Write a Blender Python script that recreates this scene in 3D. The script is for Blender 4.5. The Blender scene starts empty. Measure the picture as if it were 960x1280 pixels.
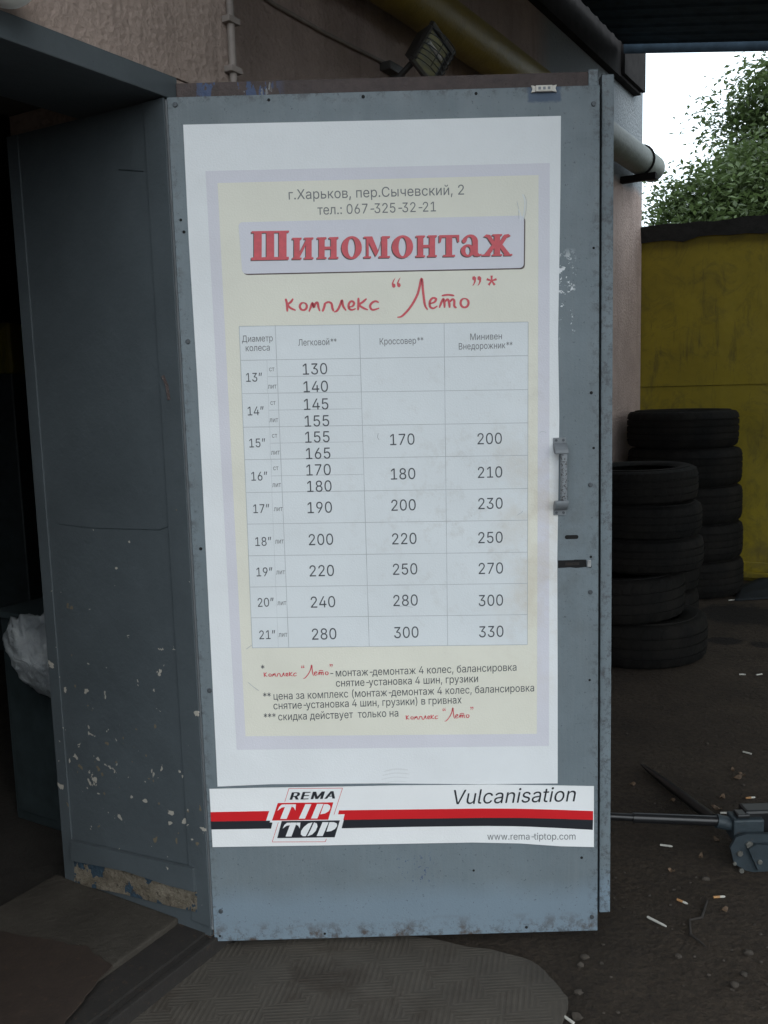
import bpy, bmesh, math, random
from mathutils import Vector, Matrix, noise as mnoise
R_ = math.radians
random.seed(7)
sc = bpy.context.scene
col = sc.collection

# ------------------------------------------------------------------ camera
CAMZ = 1.47
F_PX = 1150.0
up = Vector((-.028246, .990696, -.133127)); up.normalize()
xa = Vector((1, .0285, 0)); xa = (xa - up*xa.dot(up)).normalized()
ya = Vector((-.003819, .133072, .991099)); ya = (ya - up*ya.dot(up) - xa*ya.dot(xa)).normalized()
def to_world(r, u, f):
    c = Vector((r, u, f)); return Vector((xa.dot(c), ya.dot(c), up.dot(c)))
cr, cu, cf = to_world(1, 0, 0), to_world(0, 1, 0), to_world(0, 0, 1)
cam = bpy.data.cameras.new('camera'); camo = bpy.data.objects.new('camera', cam); col.objects.link(camo)
cam.sensor_fit = 'VERTICAL'; cam.sensor_height = 36; cam.sensor_width = 27; cam.lens = 36*F_PX/1280
cam.clip_start = .05; cam.clip_end = 2000
m = Matrix((cr, cu, -cf)).transposed().to_4x4(); m.translation = (0, 0, CAMZ); camo.matrix_world = m
sc.camera = camo

# ------------------------------------------------------------------ light
SUN_EL, SUN_AZ = 38.0, 148.0        # azimuth clockwise from +Y: behind the viewer, to the right
w = bpy.data.worlds.new('World'); sc.world = w; w.use_nodes = True
nt = w.node_tree; bg = nt.nodes['Background']
sky = nt.nodes.new('ShaderNodeTexSky'); sky.sky_type = 'NISHITA'; sky.sun_disc = False
sky.sun_elevation = R_(SUN_EL); sky.sun_rotation = R_(SUN_AZ); sky.air_density = 1.0; sky.dust_density = 4.0; sky.ozone_density = 1.0
# a bright overcast deck over the blue: soft noise between two whites, mixed over the sky texture
tcw = nt.nodes.new('ShaderNodeTexCoord'); nzw = nt.nodes.new('ShaderNodeTexNoise'); nzw.inputs['Scale'].default_value = 2.2; nzw.inputs['Detail'].default_value = 5
nt.links.new(tcw.outputs['Generated'], nzw.inputs['Vector'])
cl1 = nt.nodes.new('ShaderNodeMix'); cl1.data_type = 'RGBA'; cl1.inputs[6].default_value = (9.2, 10.75, 11.9, 1); cl1.inputs[7].default_value = (12.4, 13.9, 14.8, 1); nt.links.new(nzw.outputs[0], cl1.inputs[0])
cl2 = nt.nodes.new('ShaderNodeMix'); cl2.data_type = 'RGBA'; cl2.inputs[0].default_value = .85
nt.links.new(sky.outputs[0], cl2.inputs[6]); nt.links.new(cl1.outputs[2], cl2.inputs[7])
nt.links.new(cl2.outputs[2], bg.inputs[0]); bg.inputs[1].default_value = .15
sl = bpy.data.lights.new('sun', 'SUN'); sl.energy = .5; sl.angle = R_(50); sl.color = (1, .97, .93)
so = bpy.data.objects.new('sun', sl); col.objects.link(so)
sd = Vector((math.sin(R_(SUN_AZ))*math.cos(R_(SUN_EL)), math.cos(R_(SUN_AZ))*math.cos(R_(SUN_EL)), math.sin(R_(SUN_EL))))
so.rotation_euler = sd.to_track_quat('Z', 'Y').to_euler(); so.location = (2, -4, 6)
sc.view_settings.view_transform = 'Standard'; sc.view_settings.look = 'None'
sc.view_settings.exposure = 0.22; sc.view_settings.gamma = 1
sc.view_settings.use_curve_mapping = False
sc.render.engine = 'CYCLES'; sc.cycles.max_bounces = 6

# ------------------------------------------------------------------ measuring helpers
def ray(px, py): return to_world((px-480)/F_PX, -(py-640)/F_PX, 1)
C0 = Vector((0, 0, CAMZ))
D = 2.25                                             # door's front sheet stands at y = D, facing -y
def dpx(px, py, y=D):
    r = ray(px, py); p = C0 + r*(y/r.y); return p
def gpx(px, py, z=0.0):
    r = ray(px, py); return C0 + r*((z-CAMZ)/r.z)
FA = R_(31)
FD = Vector((math.sin(FA), math.cos(FA), 0)); FN = Vector((math.cos(FA), -math.sin(FA), 0))
HINGE = Vector((-.485, 2.25, 0))
def fp(t, n, z): return HINGE + FD*t + FN*n + Vector((0, 0, z))
def fpx(px, py, n=0.0):
    r = ray(px, py); P = HINGE + FN*n
    return C0 + r*((P-C0).dot(FN)/r.dot(FN))
def tz(px, py, n=0.0):
    p = fpx(px, py, n); return (p-HINGE).dot(FD), p.z
def rpx(px, py, t=0.0):                              # a point of the door jamb's face
    r = ray(px, py); P = HINGE + FD*t
    p = C0 + r*((P-C0).dot(FD)/r.dot(FD)); return (p-HINGE).dot(FN), p.z
FM = Matrix((FD, FN, Vector((0, 0, 1)))).transposed().to_4x4()   # local (t,n,z) -> world direction

# ------------------------------------------------------------------ materials
class NT:
    def __init__(s, name, rough=.6, metal=0, spec=.5):
        s.m = bpy.data.materials.new(name); s.m.use_nodes = True; s.t = s.m.node_tree
        s.b = s.t.nodes['Principled BSDF']; s.b.inputs['Roughness'].default_value = rough
        s.b.inputs['Metallic'].default_value = metal; s.b.inputs['Specular IOR Level'].default_value = spec
    def n(s, k, **kw):
        o = s.t.nodes.new(k)
        for a, v in kw.items(): setattr(o, a, v)
        return o
    def put(s, sock, v):
        if hasattr(v, 'is_output'): s.t.links.new(v, sock)
        elif isinstance(v, tuple): sock.default_value = (*v, 1) if len(v) == 3 and sock.type == 'RGBA' else v
        else: sock.default_value = v
    def pos(s): return s.n('ShaderNodeNewGeometry').outputs['Position']
    def obj(s): return s.n('ShaderNodeTexCoord').outputs['Object']
    def xyz(s, v):
        o = s.n('ShaderNodeSeparateXYZ'); s.put(o.inputs[0], v); return o.outputs
    def comb(s, x, y, z):
        o = s.n('ShaderNodeCombineXYZ'); s.put(o.inputs[0], x); s.put(o.inputs[1], y); s.put(o.inputs[2], z); return o.outputs[0]
    def noise(s, v, scale, det=4, rough=.6, dist=0):
        o = s.n('ShaderNodeTexNoise'); s.put(o.inputs['Vector'], v); o.inputs['Scale'].default_value = scale
        o.inputs['Detail'].default_value = det; o.inputs['Roughness'].default_value = rough; o.inputs['Distortion'].default_value = dist
        return o.outputs[0]
    def vor(s, v, scale, feature='F1'):
        o = s.n('ShaderNodeTexVoronoi', feature=feature); s.put(o.inputs['Vector'], v); o.inputs['Scale'].default_value = scale
        return o.outputs[0]
    def rng(s, f, a, b, c=0., d=1.):
        o = s.n('ShaderNodeMapRange'); s.put(o.inputs[0], f)
        for i, v in enumerate((a, b, c, d)): s.put(o.inputs[i+1], v)
        return o.outputs[0]
    def ma(s, op, a, b=0., c=0.):
        o = s.n('ShaderNodeMath', operation=op); s.put(o.inputs[0], a); s.put(o.inputs[1], b); s.put(o.inputs[2], c); return o.outputs[0]
    def mix(s, f, a, b):
        o = s.n('ShaderNodeMix', data_type='RGBA'); s.put(o.inputs[0], f); s.put(o.inputs[6], a); s.put(o.inputs[7], b); return o.outputs[2]
    def box(s, v, lo, hi, soft):                     # 1 inside lo..hi with soft borders
        return s.ma('MULTIPLY', s.rng(v, lo-soft, lo+soft), s.rng(v, hi-soft, hi+soft, 1., 0.))
    def color(s, c): s.put(s.b.inputs['Base Color'], c); return s
    def rough(s, c): s.put(s.b.inputs['Roughness'], c); return s
    def bump(s, h, strength=.3, dist=.01):
        o = s.n('ShaderNodeBump'); o.inputs['Strength'].default_value = strength; o.inputs['Distance'].default_value = dist
        s.put(o.inputs['Height'], h); s.t.links.new(o.outputs[0], s.b.inputs['Normal']); return s
def sc3(c, k): return tuple(x*k for x in c)
def simple(name, c, rough=.6, metal=0, var=.2, scale=12, bump=0., bscale=80, spec=.5):
    k = NT(name, rough, metal, spec); p = k.pos()
    k.color(k.mix(k.rng(k.noise(p, scale, 5, .65), .3, .7), sc3(c, 1-var), sc3(c, 1+var)))
    if bump: k.bump(k.noise(p, bscale, 5, .7), bump, .01)
    return k.m

GREY = (.147, .181, .202)
def door_paint():
    k = NT('door_paint', .5); p = k.pos(); x, y, z = k.xyz(p)
    c = k.mix(k.rng(k.noise(p, 5, 6, .7), .3, .7), sc3(GREY, .88), sc3(GREY, 1.1))
    c = k.mix(k.rng(k.noise(k.comb(k.ma('MULTIPLY', x, 14), 0., k.ma('MULTIPLY', z, 1.6)), 2, 5, .7), .5, .8, 0., .25), c, (.15, .16, .165))
    c = k.mix(k.rng(k.noise(p, 1.7, 4, .6), .42, .66, 0., .45), c, (.115, .135, .145))
    c = k.mix(k.rng(k.noise(k.comb(k.ma('MULTIPLY', x, 60), 0., k.ma('MULTIPLY', z, 2.5)), 1.6, 4, .7), .45, .75, 0., .3), c, (.185, .215, .23))
    # lighter, bluer tone along the bottom, wavy border
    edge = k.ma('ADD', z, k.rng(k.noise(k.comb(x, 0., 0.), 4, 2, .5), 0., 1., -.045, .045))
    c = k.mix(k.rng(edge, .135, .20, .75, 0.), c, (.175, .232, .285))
    # grime and pits
    c = k.mix(k.rng(k.noise(p, 130, 3, .8), .635, .70, 0., .8), c, (.035, .035, .045))
    c = k.mix(k.rng(k.noise(p, 38, 5, .85), .64, .72, 0., .7), c, (.05, .055, .07))
    c = k.mix(k.ma('MULTIPLY', k.rng(z, .05, .10, 1., 0.), k.rng(k.noise(p, 25, 5, .7), .5, .62)), c, (.07, .05, .04))
    edge_ = k.ma('MAXIMUM', k.ma('MAXIMUM', k.rng(x, .500, .530), k.rng(x, -.455, -.4775)), k.ma('MAXIMUM', k.rng(z, 2.125, 2.155), k.rng(z, .085, .041)))
    c = k.mix(k.ma('MULTIPLY', edge_, k.rng(k.noise(p, 55, 5, .8), .50, .62, 0., .8)), c, (.06, .06, .065))
    c = k.mix(k.ma('MULTIPLY', k.box(x, .40, .52, .04), k.ma('MULTIPLY', k.box(z, .85, 1.35, .15), k.rng(k.noise(p, 16, 5, .75), .45, .7, 0., .5))), c, (.085, .09, .09))
    # scraped white patch by the poster's right edge
    a, b = dpx(696, 420), dpx(722, 320)
    msk = k.ma('MULTIPLY', k.box(x, a.x, b.x-.008, .006), k.box(z, a.z, b.z, .02))
    dens = k.rng(z, a.z, b.z, .64, .53)
    c = k.mix(k.ma('MULTIPLY', msk, k.ma('GREATER_THAN', k.noise(p, 62, 4, .75, .3), dens)), c, (.68, .70, .72))
    # blue brush mark under the banner
    a, b = dpx(500, 1105), dpx(540, 1070)
    msk = k.ma('MULTIPLY', k.box(x, a.x, b.x, .02), k.box(z, a.z, b.z, .02))
    c = k.mix(k.ma('MULTIPLY', msk, k.ma('GREATER_THAN', k.noise(p, 80, 3, .7), .6)), c, (.04, .06, .14))
    # darker repaint round the contact sensor
    a, b = dpx(660, 128), dpx(701, 106)
    wob = k.rng(k.noise(p, 60, 3, .7), 0., 1., -.008, .008)
    msk = k.ma('MULTIPLY', k.box(k.ma('ADD', x, wob), a.x, b.x, .003), k.box(k.ma('ADD', z, wob), a.z, b.z+.1, .003))
    c = k.mix(msk, c, (.055, .085, .135))
    k.color(c); k.rough(k.rng(k.noise(p, 12, 4, .7), .3, .7, .38, .62))
    k.bump(k.ma('ADD', k.noise(p, 3, 2, .5), k.ma('MULTIPLY', k.noise(p, 160, 3, .7), .12)), .4, .014); return k.m
def jamb_paint():
    k = NT('jamb_paint', .55); p = k.pos(); x, y, z = k.xyz(p)
    g = (.072, .086, .095)
    c = k.mix(k.rng(k.noise(p, 4, 6, .7), .3, .7), sc3(g, .85), sc3(g, 1.12))
    c = k.mix(k.rng(k.noise(p, 120, 3, .8), .67, .74, 0., .7), c, (.03, .035, .045))
    # flaked paint: rare at eye height, common low down
    thr = k.ma('ADD', k.rng(z, .45, .98, .648, .728), k.rng(z, .15, .36, .09, 0.)); zz = k.rng(z, 1.0, 1.4, 0., .06)
    f = k.ma('GREATER_THAN', k.noise(p, 27, 3, .55, .4), k.ma('ADD', thr, zz))
    c = k.mix(f, c, (.40, .37, .32))
    c = k.mix(k.ma('GREATER_THAN', k.noise(p, 34, 2, .5), k.ma('ADD', thr, k.ma('ADD', zz, .05))), c, (.16, .13, .09))
    k.color(c)
    k.bump(k.ma('SUBTRACT', k.ma('ADD', k.noise(p, 7, 4, .6), k.ma('MULTIPLY', k.noise(p, 120, 3, .7), .15)), k.ma('MULTIPLY', f, .4)), .35, .012); return k.m
def plaster(name, c):
    k = NT(name, .9, spec=.2); p = k.pos(); x, y, z = k.xyz(p)
    cc = k.mix(k.rng(k.noise(p, 3, 6, .7), .3, .7), sc3(c, .78), sc3(c, 1.12))
    cc = k.mix(k.rng(k.noise(k.comb(k.ma('MULTIPLY', x, 9), k.ma('MULTIPLY', y, 9), z), 1.5, 5, .7), .52, .75, 0., .5), cc, sc3(c, .45))
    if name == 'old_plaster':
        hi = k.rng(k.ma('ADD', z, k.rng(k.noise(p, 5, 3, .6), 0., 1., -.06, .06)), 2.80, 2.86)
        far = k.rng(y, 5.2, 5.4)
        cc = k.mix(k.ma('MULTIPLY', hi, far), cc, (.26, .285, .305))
    k.color(cc); k.bump(k.ma('ADD', k.noise(p, 70, 5, .75), k.ma('MULTIPLY', k.vor(p, 55), .6)), .9, .012); return k.m
def ground_mat():
    k = NT('packed_dirt', .95, spec=.25); p = k.pos(); x, y, z = k.xyz(p)
    c = k.mix(k.rng(k.noise(p, 1.6, 7, .7), .3, .7), (.030, .0225, .0165), (.086, .064, .046))
    c = k.mix(k.rng(k.noise(p, 45, 6, .8), .42, .66, 0., .65), c, (.013, .011, .010))
    c = k.mix(k.rng(k.noise(p, 170, 3, .8), .68, .75, 0., .8), c, (.10, .088, .075))
    c = k.mix(k.rng(k.noise(p, 9, 4, .7), .66, .74, 0., .6), c, (.055, .036, .024))
    for (px, py, r) in ((925, 768, .30), (905, 801, .10), (952, 806, .07)):     # oil stains
        q = gpx(px, py)
        d = k.ma('SQRT', k.ma('ADD', k.ma('POWER', k.ma('SUBTRACT', x, q.x), 2.), k.ma('MULTIPLY', k.ma('POWER', k.ma('SUBTRACT', y, q.y), 2.), 1.0)))
        d = k.ma('ADD', d, k.rng(k.noise(p, 9, 5, .7), 0., 1., -r*.9, r*.9))
        c = k.mix(k.rng(d, r*.7, r, .85, 0.), c, (.010, .009, .009))
    k.color(c)
    k.bump(k.ma('ADD', k.ma('ADD', k.noise(p, 14, 7, .75), k.ma('MULTIPLY', k.noise(p, 110, 4, .8), .35)), k.ma('MULTIPLY', k.vor(p, 60), .25)), 1.0, .03); return k.m
def mat_rubber():
    k = NT('ribbed_mat_rubber', .75, spec=.4); p = k.pos()
    r = k.n('ShaderNodeVectorRotate', rotation_type='Z_AXIS'); k.put(r.inputs['Vector'], p); r.inputs['Angle'].default_value = R_(-18)
    x, y, z = k.xyz(r.outputs[0])
    u, v = k.ma('DIVIDE', x, .105), k.ma('DIVIDE', y, .075)
    par = k.ma('FLOORED_MODULO', k.ma('ADD', k.ma('FLOOR', u), k.ma('FLOOR', v)), 2.)
    # slanted ribs: block by block in two directions
    s1 = k.ma('ADD', k.ma('MULTIPLY', u, 2.6), k.ma('MULTIPLY', v, 6.5)); s2 = k.ma('SUBTRACT', k.ma('MULTIPLY', u, 6.5), k.ma('MULTIPLY', v, 2.6))
    s = k.ma('ADD', k.ma('MULTIPLY', s1, par), k.ma('MULTIPLY', s2, k.ma('SUBTRACT', 1., par)))
    rib = k.rng(k.ma('SINE', k.ma('MULTIPLY', s, 6.283)), -.3, .5)
    wear = k.rng(k.noise(p, 5, 5, .7), .35, .6)
    c = k.mix(k.rng(k.noise(p, 3, 6, .7), .3, .7), (.050, .043, .035), (.092, .079, .064))
    c = k.mix(k.ma('MULTIPLY', k.ma('SUBTRACT', 1., rib), .22), c, (.04, .036, .032))
    c = k.mix(k.rng(k.noise(p, 120, 3, .8), .65, .75, 0., .6), c, (.13, .12, .10))
    c = k.mix(k.rng(k.noise(p, 3.2, 6, .75), .52, .66, 0., .8), c, (.040, .030, .022))
    k.color(c); k.bump(k.ma('ADD', k.ma('MULTIPLY', k.ma('MULTIPLY', rib, wear), .8), k.ma('MULTIPLY', k.noise(p, 60, 5, .7), .4)), .38, .005); return k.m
def yellow_sheet():
    k = NT('yellow_sheet_paint', .55); p = k.pos(); x, y, z = k.xyz(p)
    g = (.245, .185, .004)
    c = k.mix(k.rng(k.noise(p, 2.0, 6, .7), .3, .7), sc3(g, .78), sc3(g, 1.15))
    c = k.mix(k.rng(k.noise(p, 4.5, 7, .8, 1.), .50, .70, 0., .72), c, (.085, .062, .008))
    c = k.mix(k.rng(k.noise(p, 28, 5, .8, .5), .66, .75, 0., .7), c, (.05, .035, .012))
    c = k.mix(k.ma('MULTIPLY', k.rng(z, .1, .5, 1., 0.), k.rng(k.noise(p, 7, 6, .75), .4, .7)), c, (.08, .06, .03))
    c = k.mix(k.rng(k.noise(k.comb(k.ma('MULTIPLY', x, 7), k.ma('MULTIPLY', y, 7), z), 2.2, 5, .75), .56, .72, 0., .6), c, (.045, .033, .012))
    k.color(c); k.bump(k.noise(p, 2.5, 3, .5), .5, .04); return k.m
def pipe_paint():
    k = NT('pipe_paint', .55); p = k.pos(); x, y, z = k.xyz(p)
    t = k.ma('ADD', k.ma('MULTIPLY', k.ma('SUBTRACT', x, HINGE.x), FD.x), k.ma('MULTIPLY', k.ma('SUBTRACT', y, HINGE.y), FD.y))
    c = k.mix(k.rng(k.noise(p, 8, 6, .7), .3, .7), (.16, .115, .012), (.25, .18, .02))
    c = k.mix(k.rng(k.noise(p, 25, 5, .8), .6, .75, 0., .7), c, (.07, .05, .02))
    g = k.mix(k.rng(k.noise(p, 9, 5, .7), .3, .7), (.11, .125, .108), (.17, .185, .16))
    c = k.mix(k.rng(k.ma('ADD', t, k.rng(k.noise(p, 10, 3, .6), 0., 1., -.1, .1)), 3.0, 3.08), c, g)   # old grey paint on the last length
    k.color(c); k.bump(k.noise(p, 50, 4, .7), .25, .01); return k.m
def paper(name, c, dirt=.35):
    k = NT(name, .42, spec=.4); p = k.pos(); x, y, z = k.xyz(p)
    cc = k.mix(k.rng(k.noise(p, 3.5, 5, .65), .3, .7), sc3(c, .965), sc3(c, 1.02))
    # handling smudges towards the right of the table and near the handle
    a = dpx(590, 620); d = k.ma('SQRT', k.ma('ADD', k.ma('POWER', k.ma('SUBTRACT', x, a.x), 2.), k.ma('POWER', k.ma('SUBTRACT', z, a.z), 2.)))
    near = k.rng(d, .10, .45, 1., .12)
    cc = k.mix(k.ma('MULTIPLY', near, k.rng(k.noise(p, 22, 5, .75), .52, .72, 0., dirt)), cc, (.42, .38, .33))
    cc = k.mix(k.ma('MULTIPLY', near, k.rng(k.noise(p, 85, 3, .7), .70, .76, 0., .6)), cc, (.25, .22, .2))
    cc = k.mix(k.ma('MULTIPLY', k.box(x, .30, .46, .05), k.ma('MULTIPLY', k.box(z, .75, 1.35, .12), k.rng(k.noise(p, 9, 4, .65), .42, .68, 0., .5))), cc, (.55, .47, .36))   # yellowed by hands beside the handle
    k.color(cc); k.bump(k.ma('ADD', k.noise(p, 4, 2, .4), k.ma('MULTIPLY', k.noise(p, 250, 2, .5), .05)), .35, .03); return k.m
def brown_edge():
    k = NT('brown_edge_paint', .6); p = k.pos(); x, y, z = k.xyz(p)
    c = k.mix(k.rng(k.noise(p, 30, 5, .7), .3, .7), (.042, .028, .026), (.075, .05, .045))
    a, b = dpx(240, 110).x, dpx(345, 110).x
    c = k.mix(k.ma('MULTIPLY', k.box(x, a, b, .02), k.ma('GREATER_THAN', k.noise(k.comb(k.ma('MULTIPLY', x, 3), y, z), 14, 4, .6), .55)), c, (.05, .075, .15))
    c = k.mix(k.ma('MULTIPLY', k.box(x, a+.01, b, .02), k.ma('GREATER_THAN', k.noise(k.comb(k.ma('MULTIPLY', x, 3), y, z), 21, 4, .6), .66)), c, (.2, .2, .2))
    k.color(c); k.bump(k.noise(p, 60, 4, .7), .5, .01); return k.m
def broken_plaster():
    k = NT('broken_plaster', .95, spec=.2); p = k.pos()
    c = k.mix(k.rng(k.noise(p, 14, 6, .7), .35, .65), (.14, .115, .085), (.30, .26, .2))
    c = k.mix(k.ma('GREATER_THAN', k.noise(p, 11, 4, .6), .53), c, (.05, .085, .12))
    c = k.mix(k.rng(k.noise(p, 60, 4, .7), .55, .7), c, (.06, .05, .042))
    k.color(c); k.bump(k.noise(p, 35, 6, .75), 1., .03); return k.m
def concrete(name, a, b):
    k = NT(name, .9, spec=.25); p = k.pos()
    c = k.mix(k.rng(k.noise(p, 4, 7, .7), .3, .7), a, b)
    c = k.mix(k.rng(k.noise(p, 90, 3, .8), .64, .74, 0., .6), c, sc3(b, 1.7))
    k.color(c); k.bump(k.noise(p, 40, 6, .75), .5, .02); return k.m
def rubber():
    k = NT('tyre_rubber', .85, spec=.14); p = k.obj(); x, y, z = k.xyz(p)
    a = k.ma('ARCTAN2', y, x); r = k.ma('SQRT', k.ma('ADD', k.ma('MULTIPLY', x, x), k.ma('MULTIPLY', y, y)))
    wob = k.ma('ADD', k.ma('MULTIPLY', a, 46.), k.ma('MULTIPLY', k.ma('ABSOLUTE', k.ma('SINE', k.ma('MULTIPLY', z, 60.))), 2.))
    sip = k.rng(k.ma('SINE', wob), .55, .8)
    c = k.mix(k.rng(k.noise(p, 5, 6, .75), .38, .68), (.0038, .0038, .0038), (.011, .0095, .008))
    k.color(c); k.bump(k.ma('SUBTRACT', k.ma('MULTIPLY', k.noise(p, 40, 4, .7), .3), k.ma('MULTIPLY', sip, .6)), .45, .006); return k.m
def steel(name, c, rough=.45, metal=.7, rust=.3):
    k = NT(name, rough, metal); p = k.pos()
    cc = k.mix(k.rng(k.noise(p, 20, 5, .7), .3, .7), sc3(c, .75), sc3(c, 1.15))
    cc = k.mix(k.rng(k.noise(p, 55, 5, .8), .58, .72, 0., rust*2), cc, (.08, .045, .025))
    k.color(cc); k.bump(k.noise(p, 90, 4, .7), .2, .01); return k.m
def chipped():
    k = NT('chipped_handle_paint', .5); p = k.pos()
    c = k.mix(k.ma('GREATER_THAN', k.noise(p, 190, 3, .7), .56), (.20, .215, .23), (.045, .04, .04))
    k.color(c); k.bump(k.noise(p, 190, 3, .7), .4, .004); return k.m
def leaf_mat(name, c):
    k = NT(name, .5, spec=.4); i = k.n('ShaderNodeNewGeometry').outputs['Random Per Island']
    k.color(k.mix(i, sc3(c, .55), sc3(c, 1.6)))
    k.b.inputs['Transmission Weight'].default_value = 0
    tr = k.n('ShaderNodeBsdfTranslucent'); k.put(tr.inputs[0], sc3(c, 1.5)); ms = k.n('ShaderNodeMixShader'); ms.inputs[0].default_value = .35
    k.t.links.new(k.b.outputs[0], ms.inputs[1]); k.t.links.new(tr.outputs[0], ms.inputs[2]); k.t.links.new(ms.outputs[0], k.t.nodes['Material Output'].inputs[0])
    return k.m
def plastic_bag():
    k = NT('white_bag_film', .35); p = k.pos()
    k.color(k.mix(k.rng(k.noise(p, 16, 5, .6), .3, .7), (.19, .215, .235), (.32, .345, .36)))
    k.bump(k.noise(p, 20, 4, .6, 2.0), .55, .02)
    tr = k.n('ShaderNodeBsdfTranslucent'); k.put(tr.inputs[0], (.4, .42, .44)); ms = k.n('ShaderNodeMixShader'); ms.inputs[0].default_value = .3
    k.t.links.new(k.b.outputs[0], ms.inputs[1]); k.t.links.new(tr.outputs[0], ms.inputs[2]); k.t.links.new(ms.outputs[0], k.t.nodes['Material Output'].inputs[0]); return k.m

M = dict(
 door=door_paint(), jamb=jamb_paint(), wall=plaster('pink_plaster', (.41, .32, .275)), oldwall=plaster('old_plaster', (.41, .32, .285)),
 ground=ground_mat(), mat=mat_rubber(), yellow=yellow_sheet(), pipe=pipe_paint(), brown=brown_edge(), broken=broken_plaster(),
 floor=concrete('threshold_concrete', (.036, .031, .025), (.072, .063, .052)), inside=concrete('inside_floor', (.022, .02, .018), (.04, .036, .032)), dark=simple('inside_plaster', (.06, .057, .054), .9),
 rubber=rubber(), steel=steel('bare_steel', (.35, .35, .35)), rusty=steel('rusty_channel', (.017, .014, .012), .85, .0, .35), black=simple('black_void', (.006, .006, .006), .9),
 paper=paper('poster_paper', (.76, .775, .79)), lav=paper('poster_lavender', (.665, .655, .71)), cream=paper('poster_cream', (.755, .735, .64)), table=paper('table_white', (.705, .735, .755), .32),
 banner=paper('banner_film', (.80, .805, .81), .0), grid=simple('grid_ink', (.44, .46, .48)), ink=simple('grey_ink', (.17, .175, .18), var=.05), dink=simple('dark_ink', (.06, .065, .075), var=.05), black_ink=simple('black_ink', (.018, .02, .026), .4, var=.05),
 red_ink=simple('red_ink', (.60, .075, .095), .45, var=.12, scale=60), red=simple('banner_red', (.60, .012, .018), .4, var=.04), shadow=simple('title_back_ink', (.10, .07, .065), var=.1), panel=paper('title_panel_print', (.66, .655, .715)),
 chip=chipped(), screw=steel('screw_metal', (.09, .10, .11), .5, .5), grey=simple('grey_paint', (.19, .205, .22), .5), sensor=simple('sensor_plastic', (.62, .58, .52), .45, var=.08),
 fascia=simple('fascia_sheet', (.022, .020, .020), .9, var=.35, spec=.08), canopy=simple('canopy_sheet', (.026, .042, .060), .8, var=.3, spec=.15), felt=simple('roofing_felt', (.018, .017, .016), .95, var=.4, bump=.6, bscale=25),
 conduit=simple('conduit_plastic', (.22, .185, .165), .6, var=.25), lamp=simple('lamp_housing', (.05, .046, .043), .5, var=.3), glass=None,
 jack=steel('jack_paint', (.032, .045, .054), .5, .2, .2), blackrod=simple('black_rod_paint', (.012, .012, .013), .3, var=.3), bolt=steel('zinc_bolt', (.20, .195, .175), .4, .6),
 bag=plastic_bag(), leafa=leaf_mat('leaf_dark', (.060, .088, .030)), leafb=leaf_mat('leaf_light', (.085, .115, .042)), bark=simple('bark', (.07, .055, .04), .95, var=.4, scale=20, bump=.8, bscale=30),
 cigw=simple('cigarette_paper', (.50, .48, .43), .8, var=.1), cigt=simple('cigarette_cork', (.42, .22, .09), .8, var=.3, scale=200), stone=simple('pebble_stone', (.050, .040, .031), .9, var=.4, scale=30, bump=.4, bscale=90), leafd=simple('dry_leaf', (.10, .062, .036), .8, var=.4, scale=60), twig=simple('twig_bark', (.03, .024, .02), .9, var=.3), flap=simple('flap_rubber', (.014, .017, .020), .8, spec=.2, var=.3, bump=.3, bscale=20), globe=simple('globe_white', (.75, .74, .70), .3, var=.04), cabinet=simple('cabinet_paint', (.030, .042, .046), .5, var=.3, bump=.2, bscale=8))
M['scuff'] = paper('scuffed_paper', (.69, .70, .71), .6)
g = NT('lamp_glass', .12, .0); g.color((.34, .38, .40)); g.b.inputs['Metallic'].default_value = .5; M['glass'] = g.m

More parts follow.
